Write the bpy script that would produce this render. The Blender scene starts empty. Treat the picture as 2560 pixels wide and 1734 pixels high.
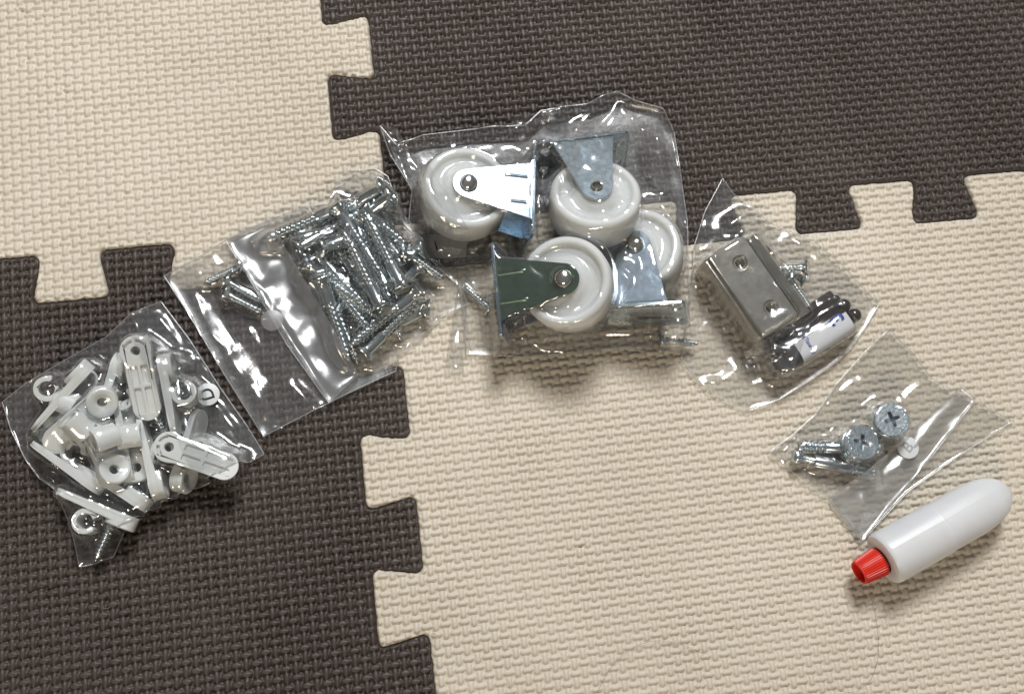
import bpy, math, random
import numpy as np
from mathutils import Vector, Matrix
from mathutils.geometry import tessellate_polygon
from mathutils.bvhtree import BVHTree

S = 0.001                      # everything below is written in millimetres
random.seed(7)
rng = np.random.default_rng(11)
sc = bpy.context.scene
C = sc.collection

# ------------------------------------------------------------------ camera
CAM_F = 2717.107
CAM_POS = np.array([8.821321, -126.885649, 408.69876])
CAM_M = np.array([[0.989865, 0.098433, -0.102368],
                  [-0.117179, 0.973344, -0.197156],
                  [0.080233, 0.207153, 0.975013]])
cam_data = bpy.data.cameras.new('camera')
cam = bpy.data.objects.new('camera', cam_data)
C.objects.link(cam)
mw = Matrix([list(CAM_M[i]) + [CAM_POS[i] * S] for i in range(3)] + [[0, 0, 0, 1]])
cam.matrix_world = mw
cam_data.sensor_width = 36.0
cam_data.sensor_fit = 'HORIZONTAL'
cam_data.lens = 36.0 * CAM_F / 2560.0
cam_data.clip_start = 0.01
cam_data.clip_end = 20.0
cam_data.dof.use_dof = True
cam_data.dof.focus_distance = 0.408
cam_data.dof.aperture_fstop = 12.0
sc.camera = cam

# ------------------------------------------------------------------ light of the room
world = bpy.data.worlds.new('World')
sc.world = world
world.use_nodes = True
wn = world.node_tree
bg = wn.nodes['Background']
tcw = wn.nodes.new('ShaderNodeTexCoord')
sepw = wn.nodes.new('ShaderNodeSeparateXYZ')
rampw = wn.nodes.new('ShaderNodeValToRGB')
wn.links.new(tcw.outputs['Generated'], sepw.inputs[0])
wn.links.new(sepw.outputs['Z'], rampw.inputs['Fac'])
wn.links.new(rampw.outputs['Color'], bg.inputs['Color'])
rampw.color_ramp.elements[0].position = 0.0
rampw.color_ramp.elements[0].color = (0.16, 0.125, 0.09, 1)
rampw.color_ramp.elements[1].position = 0.85
rampw.color_ramp.elements[1].color = (0.34, 0.35, 0.36, 1)
bg.inputs['Strength'].default_value = 0.54


def area_lamp(name, loc, target, size, power, col, shape='DISK'):
    d = bpy.data.lights.new(name, 'AREA')
    d.shape = shape
    d.size = size
    d.energy = power
    d.color = col
    o = bpy.data.objects.new(name, d)
    C.objects.link(o)
    o.location = Vector(loc)
    o.rotation_euler = (Vector(target) - Vector(loc)).to_track_quat('-Z', 'Y').to_euler()
    return o


area_lamp('ceiling_lamp', (0.24, 0.93, 1.22), (0.04, 0.0, 0.0), 0.46, 31.5, (0.98, 0.985, 1.0))
area_lamp('second_room_lamp', (-0.5, -1.9, 1.5), (0.05, -0.05, 0.0), 0.6, 22.0, (1.0, 0.86, 0.68))

vs = sc.view_settings
vs.view_transform = 'Standard'
vs.look = 'None'
vs.exposure = -0.25
vs.gamma = 1.0
vs.use_curve_mapping = False
sc.cycles.transparent_max_bounces = 48
sc.cycles.max_bounces = 14
sc.cycles.caustics_reflective = False
sc.cycles.caustics_refractive = False
sc.cycles.sample_clamp_indirect = 6.0
sc.cycles.use_denoising = True


# ------------------------------------------------------------------ helpers
def P(u, v, z=0.0):
    """point of the place seen at pixel u, v of the 2560 x 1734 photo, at height z (mm)"""
    d = CAM_M @ np.array([(u - 1280.0) / CAM_F, -(v - 867.0) / CAM_F, -1.0])
    t = (z - CAM_POS[2]) / d[2]
    return CAM_POS + t * d


def crop(ox, oy, s):
    return lambda x, y, z=0.0: P(ox + x / s, oy + y / s, z)


def mesh(name, verts, faces, mat=None, parent=None, smooth=False, world_space=True):
    me = bpy.data.meshes.new(name)
    v = np.asarray(verts, dtype=np.float64) * S
    me.from_pydata([tuple(x) for x in v], [], faces)
    me.update()
    if smooth:
        me.polygons.foreach_set('use_smooth', [True] * len(me.polygons))
    if mat:
        me.materials.append(mat)
    o = bpy.data.objects.new(name, me)
    C.objects.link(o)
    if parent:
        o.parent = parent
    return o


def grid_mesh(name, V, mat, parent=None, cyc=False, smooth=True):
    """V: n x m x 3 array of points (mm)"""
    n, m = V.shape[:2]
    idx = np.arange(n * m).reshape(n, m)
    if cyc:
        a = idx[:-1, :]; b = idx[1:, :]
        c = np.roll(idx, -1, axis=1)[1:, :]; d = np.roll(idx, -1, axis=1)[:-1, :]
    else:
        a = idx[:-1, :-1]; b = idx[1:, :-1]; c = idx[1:, 1:]; d = idx[:-1, 1:]
    q = np.stack([a, b, c, d], -1).reshape(-1, 4)
    return quad_mesh(name, V.reshape(-1, 3), q, mat, parent, smooth)


def quad_mesh(name, V, q, mat, parent=None, smooth=True):
    me = bpy.data.meshes.new(name)
    me.vertices.add(len(V))
    me.vertices.foreach_set('co', (np.asarray(V) * S).astype(np.float32).ravel())
    me.loops.add(len(q) * 4)
    me.loops.foreach_set('vertex_index', q.astype(np.int32).ravel())
    me.polygons.add(len(q))
    me.polygons.foreach_set('loop_start', np.arange(0, len(q) * 4, 4, dtype=np.int32))
    me.polygons.foreach_set('loop_total', np.full(len(q), 4, dtype=np.int32))
    me.polygons.foreach_set('use_smooth', np.full(len(q), smooth))
    me.update(calc_edges=True)
    me.validate()
    if mat:
        me.materials.append(mat)
    o = bpy.data.objects.new(name, me)
    C.objects.link(o)
    if parent:
        o.parent = parent
    return o


def bevel(o, w, seg=2, ang=35):
    m = o.modifiers.new('bevel', 'BEVEL')
    m.width = w * S
    m.segments = seg
    m.limit_method = 'ANGLE'
    m.angle_limit = math.radians(ang)
    m.harden_normals = False
    return o


def smooth_by_angle(o, ang=35):
    me = o.data
    me.polygons.foreach_set('use_smooth', [True] * len(me.polygons))
    try:
        me.set_sharp_from_angle(angle=math.radians(ang))
    except Exception:
        pass
    return o


def extrude(name, outer, holes, z0, z1, mat, parent=None, fn=None, bev=0.0):
    """extrude a 2-D outline with holes between two heights; fn maps the points"""
    loops = [outer] + list(holes)
    pts = [p for l in loops for p in l]
    tris = tessellate_polygon([[Vector((p[0], p[1], 0)) for p in l] for l in loops])
    n = len(pts)
    V = [(p[0], p[1], z0) for p in pts] + [(p[0], p[1], z1) for p in pts]
    F = []
    for t in tris:
        a, b, c = [Vector(pts[i]) for i in t]
        if (b - a).cross(c - a) < 0:
            t = (t[0], t[2], t[1])
        F.append((t[0] + n, t[1] + n, t[2] + n))
        F.append((t[0], t[2], t[1]))
    k = 0
    for li, l in enumerate(loops):
        area = sum(l[i][0] * l[(i + 1) % len(l)][1] - l[(i + 1) % len(l)][0] * l[i][1] for i in range(len(l)))
        for i in range(len(l)):
            a = k + i; b = k + (i + 1) % len(l)
            f = (a, b, b + n, a + n)
            if (area < 0) != (li > 0):
                f = f[::-1]
            F.append(f)
        k += len(l)
    if fn:
        V = [fn(v) for v in V]
    o = mesh(name, V, F, mat, parent)
    smooth_by_angle(o, 35)
    if bev > 0:
        bevel(o, bev)
    return o


def circ(cx, cy, r, n=32, a0=0.0, a1=2 * math.pi, end=False):
    k = n if not end else n - 1
    return [(cx + r * math.cos(a0 + (a1 - a0) * i / k), cy + r * math.sin(a0 + (a1 - a0) * i / k)) for i in range(n)]


def rrect(x0, y0, x1, y1, r, n=5):
    o = []
    for cx, cy, a in ((x1 - r, y1 - r, 0), (x0 + r, y1 - r, 90), (x0 + r, y0 + r, 180), (x1 - r, y0 + r, 270)):
        for i in range(n):
            t = math.radians(a + 90 * i / (n - 1))
            o.append((cx + r * math.cos(t), cy + r * math.sin(t)))
    return o


def lathe(name, prof, mat, parent=None, n=48, fn=None, closed_ends=False):
    """profile of (radius, z) turned round the local z axis"""
    a = np.linspace(0, 2 * np.pi, n, endpoint=False)
    pr = np.array(prof, float)
    V = np.zeros((len(pr), n, 3))
    V[:, :, 0] = pr[:, 0:1] * np.cos(a)
    V[:, :, 1] = pr[:, 0:1] * np.sin(a)
    V[:, :, 2] = pr[:, 1:2]
    if fn is not None:
        V = fn(V)
    o = grid_mesh(name, V, mat, parent, cyc=True)
    smooth_by_angle(o, 38)
    return o


def empty(name, label, cat, origin, X, Z, group=None):
    """an Empty at the thing's base, x along X and z as near Z as can be"""
    o = bpy.data.objects.new(name, None)
    o.empty_display_size = 0.005
    C.objects.link(o)
    X = Vector(X).normalized()
    Z = Vector(Z)
    Z = (Z - X * Z.dot(X)).normalized()
    Y = Z.cross(X)
    p = Vector(origin) * S
    o.matrix_world = Matrix(((X.x, Y.x, Z.x, p.x), (X.y, Y.y, Z.y, p.y), (X.z, Y.z, Z.z, p.z), (0, 0, 0, 1)))
    o['label'] = label
    o['category'] = cat
    if group:
        o['group'] = group
    return o


def copy_thing(root, label, origin, X, Z):
    o = empty(root.name.split('.')[0], label, root['category'], origin, X, Z, root.get('group'))
    for ch in root.children:
        c = ch.copy(); C.objects.link(c); c.parent = o
        for g in ch.children:
            d = g.copy(); C.objects.link(d); d.parent = c
    return o


# ------------------------------------------------------------------ materials
def mat_new(name):
    m = bpy.data.materials.new(name)
    m.use_nodes = True
    nt = m.node_tree
    b = nt.nodes['Principled BSDF']
    return m, nt, b


def add_bump(nt, b, scale, dist, detail=3.0, rough=0.5, strength=1.0):
    tc = nt.nodes.new('ShaderNodeTexCoord')
    n = nt.nodes.new('ShaderNodeTexNoise')
    n.inputs['Scale'].default_value = scale
    n.inputs['Detail'].default_value = detail
    n.inputs['Roughness'].default_value = rough
    bp = nt.nodes.new('ShaderNodeBump')
    bp.inputs['Strength'].default_value = strength
    bp.inputs['Distance'].default_value = dist * S
    nt.links.new(tc.outputs['Object'], n.inputs['Vector'])
    nt.links.new(n.outputs['Fac'], bp.inputs['Height'])
    nt.links.new(bp.outputs['Normal'], b.inputs['Normal'])
    return tc, n, bp


def vary(nt, b, c0, c1, scale, detail=4.0, lo=0.35, hi=0.65):
    tc = nt.nodes.new('ShaderNodeTexCoord')
    n = nt.nodes.new('ShaderNodeTexNoise')
    n.inputs['Scale'].default_value = scale
    n.inputs['Detail'].default_value = detail
    r = nt.nodes.new('ShaderNodeValToRGB')
    r.color_ramp.elements[0].position = lo
    r.color_ramp.elements[1].position = hi
    r.color_ramp.elements[0].color = (*c0, 1)
    r.color_ramp.elements[1].color = (*c1, 1)
    nt.links.new(tc.outputs['Object'], n.inputs['Vector'])
    nt.links.new(n.outputs['Fac'], r.inputs['Fac'])
    nt.links.new(r.outputs['Color'], b.inputs['Base Color'])
    return n, r


def foam(name, c0, c1, rough, speck):
    m, nt, b = mat_new(name)
    n, r = vary(nt, b, c0, c1, 9.0, 5.0)
    # tiny scuffs and specks of dirt
    tc = nt.nodes.new('ShaderNodeTexCoord')
    n2 = nt.nodes.new('ShaderNodeTexNoise'); n2.inputs['Scale'].default_value = 420; n2.inputs['Detail'].default_value = 2
    r2 = nt.nodes.new('ShaderNodeValToRGB')
    r2.color_ramp.elements[0].position = 0.70; r2.color_ramp.elements[1].position = 0.80
    r2.color_ramp.elements[0].color = (0, 0, 0, 1); r2.color_ramp.elements[1].color = (1, 1, 1, 1)
    mx = nt.nodes.new('ShaderNodeMixRGB')
    mx.inputs['Color2'].default_value = (*speck, 1)
    nt.links.new(tc.outputs['Object'], n2.inputs['Vector'])
    nt.links.new(n2.outputs['Fac'], r2.inputs['Fac'])
    mul = nt.nodes.new('ShaderNodeMath'); mul.operation = 'MULTIPLY'; mul.inputs[1].default_value = 0.3
    nt.links.new(r2.outputs['Color'], mul.inputs[0])
    nt.links.new(mul.outputs[0], mx.inputs['Fac'])
    nt.links.new(r.outputs['Color'], mx.inputs['Color1'])
    nt.links.new(mx.outputs['Color'], b.inputs['Base Color'])
    b.inputs['Roughness'].default_value = rough
    b.inputs['Specular IOR Level'].default_value = 0.5
    add_bump(nt, b, 1800, 0.16, 4.0, 0.6, 0.6)
    return m


M = {}
M['cream'] = foam('cream_foam', (0.545, 0.487, 0.392), (0.615, 0.555, 0.455), 0.52, (0.22, 0.15, 0.09))
M['brown'] = foam('brown_foam', (0.045, 0.033, 0.027), (0.063, 0.048, 0.040), 0.50, (0.20, 0.18, 0.16))


def metal(name, c0, c1, rough, bscale=900, bdist=0.02, spangle=260, bstr=0.4):
    m, nt, b = mat_new(name)
    b.inputs['Metallic'].default_value = 1.0
    vary(nt, b, c0, c1, spangle, 4.0, 0.3, 0.7)
    tc = nt.nodes.new('ShaderNodeTexCoord')
    n = nt.nodes.new('ShaderNodeTexNoise'); n.inputs['Scale'].default_value = spangle * 1.7; n.inputs['Detail'].default_value = 5
    mr = nt.nodes.new('ShaderNodeMapRange')
    mr.inputs['To Min'].default_value = rough * 0.8; mr.inputs['To Max'].default_value = rough * 1.3
    nt.links.new(tc.outputs['Object'], n.inputs['Vector'])
    nt.links.new(n.outputs['Fac'], mr.inputs['Value'])
    nt.links.new(mr.outputs['Result'], b.inputs['Roughness'])
    add_bump(nt, b, bscale, bdist, 3.0, 0.6, bstr)
    return m


M['zinc'] = metal('zinc_plated_steel', (0.50, 0.56, 0.60), (0.66, 0.71, 0.74), 0.24)
M['zinc_blue'] = metal('bright_blue_zinc', (0.50, 0.60, 0.70), (0.55, 0.66, 0.76), 0.20, 1400, 0.012)
M['zinc_unlit'] = metal('unlit_blue_zinc', (0.38, 0.46, 0.51), (0.42, 0.50, 0.55), 0.26, 1400, 0.012)  # same zinc coloured darker for plates that miss the lamp
M['zinc_green_refl'] = metal('zinc_green_reflection', (0.12, 0.18, 0.13), (0.14, 0.21, 0.15), 0.28, 1400, 0.012)  # dark green reflection set as the metal's own colour
M['zinc_blue_refl'] = metal('zinc_blue_reflection', (0.03, 0.12, 0.36), (0.05, 0.18, 0.50), 0.28)  # blue reflection inside the fork, put into the base colour
M['steel'] = metal('polished_steel', (0.60, 0.58, 0.53), (0.72, 0.70, 0.66), 0.15)
M['nickel'] = metal('nickel_plate', (0.56, 0.53, 0.46), (0.74, 0.71, 0.64), 0.22, 420, 0.06, 140, 0.7)
M['screw'] = metal('screw_zinc', (0.46, 0.51, 0.52), (0.64, 0.69, 0.70), 0.21)
M['cast'] = metal('cast_zinc', (0.52, 0.60, 0.64), (0.74, 0.81, 0.85), 0.26, 700, 0.14, 350, 0.8)


def plastic(name, col, rough, sss=0.0, rad=(1, 1, 1), sc_=1.0, bump=0.02, coat=0.0):
    m, nt, b = mat_new(name)
    vary(nt, b, tuple(c * 0.94 for c in col), col, 60, 3.0)
    b.inputs['Roughness'].default_value = rough
    b.inputs['Subsurface Weight'].default_value = sss
    b.inputs['Subsurface Radius'].default_value = rad
    b.inputs['Subsurface Scale'].default_value = sc_ * S
    b.inputs['Coat Weight'].default_value = coat
    if bump:
        add_bump(nt, b, 700, bump, 3.0, 0.6, 0.5)
    return m


M['clip'] = plastic('white_plastic', (0.72, 0.74, 0.72), 0.40, 0.35, (1.0, 0.95, 0.9), 1.2)
M['wheel'] = plastic('milky_nylon', (0.70, 0.72, 0.71), 0.58, 0.85, (1.0, 0.95, 0.85), 6.0, 0.06)
M['wheel'].node_tree.nodes['Principled BSDF'].inputs['Specular IOR Level'].default_value = 0.35
M['tube'] = plastic('milky_bottle', (0.66, 0.67, 0.68), 0.38, 0.8, (1.0, 0.85, 0.6), 5.0, 0.01)
M['cap'] = plastic('red_plastic', (0.66, 0.024, 0.008), 0.42, 0.2, (1.0, 0.2, 0.1), 1.0, 0.01)
M['catch'] = plastic('dark_brown_plastic', (0.022, 0.015, 0.013), 0.20, 0.0, bump=0.03, coat=0.3)
M['catch_pale'] = plastic('brown_grey_plastic', (0.06, 0.048, 0.042), 0.25, 0.0, bump=0.03)
M['paper'] = plastic('white_liner', (0.66, 0.67, 0.70), 0.5, bump=0.01)
M['sticker'] = plastic('sticker_paper', (0.66, 0.68, 0.68), 0.45, 0.2, sc_=0.3, bump=0.0)
M['sticker_faint'] = None
M['ink'] = plastic('black_ink', (0.012, 0.012, 0.013), 0.4, bump=0.0)
M['ink_grey'] = plastic('ink_seen_through_paper', (0.36, 0.36, 0.38), 0.5, bump=0.0)
M['ink_blue'] = plastic('blue_ink', (0.012, 0.06, 0.30), 0.4, bump=0.0)
M['hair'] = plastic('hair_strand', (0.05, 0.035, 0.025), 0.4, bump=0.0)
M['dirt'] = plastic('dirt', (0.05, 0.035, 0.025), 0.8, bump=0.0)
M['wood'] = plastic('wood_floor', (0.25, 0.15, 0.08), 0.4, bump=0.0)


def film_mat(name, haze, refl, tint=(0.97, 0.975, 0.975), rough=0.10, bscale=300, bdist=0.10, warm=0.0):
    m = bpy.data.materials.new(name)
    m.use_nodes = True
    nt = m.node_tree
    nt.nodes.clear()
    out = nt.nodes.new('ShaderNodeOutputMaterial')
    tr = nt.nodes.new('ShaderNodeBsdfTransparent'); tr.inputs['Color'].default_value = (*tint, 1)
    df = nt.nodes.new('ShaderNodeBsdfDiffuse'); df.inputs['Color'].default_value = (0.72, 0.73, 0.74, 1)
    tl = nt.nodes.new('ShaderNodeBsdfTranslucent'); tl.inputs['Color'].default_value = (0.72, 0.73, 0.74, 1)
    gl = nt.nodes.new('ShaderNodeBsdfGlossy'); gl.inputs['Roughness'].default_value = rough
    gl.inputs['Color'].default_value = (1, 1, 1, 1)
    lw = nt.nodes.new('ShaderNodeLayerWeight'); lw.inputs['Blend'].default_value = 0.5
    tc = nt.nodes.new('ShaderNodeTexCoord')
    n = nt.nodes.new('ShaderNodeTexNoise'); n.inputs['Scale'].default_value = bscale; n.inputs['Detail'].default_value = 4
    n.inputs['Roughness'].default_value = 0.55
    n.inputs['Distortion'].default_value = 0.6
    bp = nt.nodes.new('ShaderNodeBump'); bp.inputs['Distance'].default_value = bdist * S; bp.inputs['Strength'].default_value = 0.6
    nt.links.new(tc.outputs['Object'], n.inputs['Vector'])
    nt.links.new(n.outputs['Fac'], bp.inputs['Height'])
    nt.links.new(bp.outputs['Normal'], gl.inputs['Normal'])
    m1 = nt.nodes.new('ShaderNodeMixShader')
    m1.inputs[0].default_value = 0.5
    nt.links.new(df.outputs[0], m1.inputs[1]); nt.links.new(tl.outputs[0], m1.inputs[2])
    m2 = nt.nodes.new('ShaderNodeMixShader')      # haze over clear
    # haze thickens where the film is seen edge on
    pw = nt.nodes.new('ShaderNodeMath'); pw.operation = 'POWER'; pw.inputs[1].default_value = 4.0
    nt.links.new(lw.outputs['Facing'], pw.inputs[0])
    ma = nt.nodes.new('ShaderNodeMath'); ma.operation = 'MULTIPLY_ADD'
    ma.inputs[1].default_value = 0.55; ma.inputs[2].default_value = haze; ma.use_clamp = True
    nt.links.new(pw.outputs[0], ma.inputs[0])
    nt.links.new(ma.outputs[0], m2.inputs[0])
    nt.links.new(tr.outputs[0], m2.inputs[1]); nt.links.new(m1.outputs[0], m2.inputs[2])
    m3 = nt.nodes.new('ShaderNodeMixShader')
    mb = nt.nodes.new('ShaderNodeMath'); mb.operation = 'MULTIPLY_ADD'
    mb.inputs[1].default_value = 0.7; mb.inputs[2].default_value = refl; mb.use_clamp = True
    nt.links.new(pw.outputs[0], mb.inputs[0])
    nt.links.new(mb.outputs[0], m3.inputs[0])
    nt.links.new(m2.outputs[0], m3.inputs[1]); nt.links.new(gl.outputs[0], m3.inputs[2])
    nt.links.new(m3.outputs[0], out.inputs['Surface'])
    return m


M['film'] = film_mat('clear_bag_film', 0.038, 0.10, (0.98, 0.98, 0.975), 0.14)
M['film_low'] = film_mat('clear_bag_film_underside', 0.035, 0.05, (0.985, 0.985, 0.98), rough=0.25)
M['film_flap'] = film_mat('folded_bag_film', 0.06, 0.15, rough=0.17, bscale=160, bdist=0.10)
M['film_milky'] = film_mat('milky_folded_film', 0.17, 0.24, rough=0.30, bscale=200, bdist=0.15)  # milky film; extra haze whitens it for the broad lamp highlights

M['sticker_faint'] = film_mat('thin_translucent_sticker', 0.36, 0.05, (0.95, 0.95, 0.95), 0.4)

# ------------------------------------------------------------------ floor: interlocking foam tiles
D_ = 9.35; HW = 14.43


def seam_v_upper():
    o = []
    for k in range(5, -2, -1):
        c = 85.49 + 50 * k
        if c < 30: break
        o += [(D_, c + HW), (D_, c - HW), (-D_, c - 25 + HW), (-D_, c - 25 - HW)]
    return o                                        # ends with the dark tooth next to the junction


vu = seam_v_upper()
vu = vu[:-1] + [(-D_, 7.0)]
J = (-2.5, 6.0)
hl = []
for k in range(-5, 3):
    c = -112.30 + 50 * k                            # pale tooth pointing down, dark tooth up at c+25
    if c > 0: break
    hl += [(c - HW, -D_), (c + HW, -D_), (c + 25 - HW, D_), (c + 25 + HW, D_)]
hl = hl[:-2]                                        # ends at the last pale tooth's right corner
hr = [(0.5, D_)]
for k in range(-3, 5):
    c = 186.46 + 50 * k
    hr += [(c - 25 + HW, D_), (c - HW, -D_), (c + HW, -D_), (c + 25 - HW, D_)]
vl = [(D_, 2.6)]
for k in range(1, 7):
    c = -60.91 + 50 * (1 - k) + 50
    vl += [(D_, c - HW), (-D_, c - 25 + HW), (-D_, c - 25 - HW), (D_, c - 50 + HW)]
K = (0.3, -2.5)


def fillet(pts, r=3.1, n=6, closed=False):
    out = [pts[0]]
    for i in range(1, len(pts) - 1):
        p = np.array(pts[i]); a = np.array(pts[i - 1]) - p; b = np.array(pts[i + 1]) - p
        la, lb = np.linalg.norm(a), np.linalg.norm(b)
        rr = min(r, la * 0.45, lb * 0.45)
        p0 = p + a / la * rr * 1.25; p1 = p + b / lb * rr * 1.25
        for t in np.linspace(0, 1, n):
            out.append(tuple((1 - t) ** 2 * p0 + 2 * t * (1 - t) * p + t * t * p1))
    out.append(pts[-1])
    return out


def wobble(pts, amp=0.12):
    # the cut edges wander a little
    dense = []
    for a, b in zip(pts[:-1], pts[1:]):
        a = np.array(a); b = np.array(b)
        k = max(1, int(np.linalg.norm(b - a) / 1.5))
        for i in range(k):
            dense.append(a + (b - a) * i / k)
    dense.append(np.array(pts[-1]))
    d = np.array(dense)
    d[1:-1] += rng.normal(0, amp, (len(d) - 2, 2))
    return [tuple(x) for x in d]


FAR = 300.0
s_vu = wobble(fillet([(vu[0][0], FAR)] + vu + [J]))
s_hl = wobble(fillet([(-FAR, hl[0][1])] + hl + [K, J]))
s_hr = wobble(fillet([J] + hr + [(FAR + 90, hr[-1][1])]))
s_vl = wobble(fillet([K] + vl + [(vl[-1][0], -FAR - 20)]))
# the part of s_hl after K (towards J) belongs to the tile on the lower right
iK = min(range(len(s_hl)), key=lambda i: math.hypot(s_hl[i][0] - K[0], s_hl[i][1] - K[1]))
s_vl[0] = s_hl[iK]

poly_TL = s_vu + s_hl[::-1] + [(-FAR, FAR)]
poly_TR = s_vu + s_hr + [(FAR + 90, FAR)]
poly_BL = s_hl[:iK + 1] + s_vl[1:] + [(-FAR, -FAR - 20)]
poly_BR = s_hr + [(FAR + 90, -FAR - 20)] + s_vl[::-1] + s_hl[iK + 1:-1]


def inside(px, py, poly):
    r = np.zeros(px.shape, bool)
    n = len(poly)
    for i in range(n):
        x0, y0 = poly[i]; x1, y1 = poly[(i + 1) % n]
        if y0 == y1: continue
        c = (y0 > py) != (y1 > py)
        xx = x0 + (py - y0) * (x1 - x0) / (y1 - y0)
        r ^= c & (px < xx)
    return r


def seg_dist(px, py, path):
    """distance to the path and the nearest point on it"""
    best = np.full(px.shape, 1e9); bx = px.copy(); by = py.copy()
    for (x0, y0), (x1, y1) in zip(path[:-1], path[1:]):
        sel = np.nonzero((px > min(x0, x1) - 3) & (px < max(x0, x1) + 3) & (py > min(y0, y1) - 3) & (py < max(y0, y1) + 3))[0]
        if len(sel) == 0: continue
        dx, dy = x1 - x0, y1 - y0
        L = dx * dx + dy * dy
        if L < 1e-9: continue
        t = np.clip(((px[sel] - x0) * dx + (py[sel] - y0) * dy) / L, 0, 1)
        qx = x0 + t * dx; qy = y0 + t * dy
        d = np.hypot(px[sel] - qx, py[sel] - qy)
        m = d < best[sel]
        s2 = sel[m]
        best[s2] = d[m]; bx[s2] = qx[m]; by[s2] = qy[m]
    return best, bx, by


def lattice_noise(x, y, cell, seed):
    r = np.random.default_rng(seed)
    T = r.random((256, 256))
    fx = x / cell; fy = y / cell
    ix = np.floor(fx).astype(int); iy = np.floor(fy).astype(int)
    tx = fx - ix; ty = fy - iy
    tx = tx * tx * (3 - 2 * tx); ty = ty * ty * (3 - 2 * ty)
    g = lambda i, j: T[i % 256, j % 256]
    return (g(ix, iy) * (1 - tx) + g(ix + 1, iy) * tx) * (1 - ty) + (g(ix, iy + 1) * (1 - tx) + g(ix + 1, iy + 1) * tx) * ty


def weave(x, y, a, b, x0, y0, vw, vl_, hl_, hw_, seed, vh=0.90, hh=0.66, skew=0.0):
    """height of the moulded basket pattern: long pads across, short pads up"""
    u = (x - x0) / a; v = (y - y0) / b
    i0 = np.round(u).astype(int); j0 = np.round(v).astype(int)
    T = np.random.default_rng(seed).random((512, 512, 4))
    h = np.full(x.shape, -1.0)
    for di in (-1, 0, 1):
        for dj in (-1, 0, 1):
            i = i0 + di; j = j0 + dj
            dx = (u - i) * a; dy = (v - j) * b
            rr = T[i % 512, j % 512]
            dx = dx + (rr[:, 0] - .5) * 0.22; dy = dy + (rr[:, 1] - .5) * 0.18
            ev = ((i + j) % 2 == 0)
            # slightly pillow shaped pads
            qv = (np.abs(dx) / (vw * (0.95 + .12 * rr[:, 2]))) ** 2.1 + (np.abs(dy) / vl_) ** 2.4
            qh = (np.abs(dx) / hl_) ** 3.2 + (np.abs(dy) / (hw_ * (0.95 + .12 * rr[:, 2]))) ** 2.1
            hv = vh * (0.92 + 0.16 * rr[:, 3]) * np.clip(1 - qv, 0, 1) ** 0.44 * (1 + skew * dy) - np.where(qv > 1, 0.42 + 0.5 * np.clip(qv - 1, 0, 1.0), 0)
            hz = hh * (0.92 + 0.16 * rr[:, 3]) * np.clip(1 - qh, 0, 1) ** 0.44 - np.where(qh > 1, 0.42 + 0.5 * np.clip(qh - 1, 0, 1.0), 0)
            h = np.maximum(h, np.where(ev, hv, hz))
    return h


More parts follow.
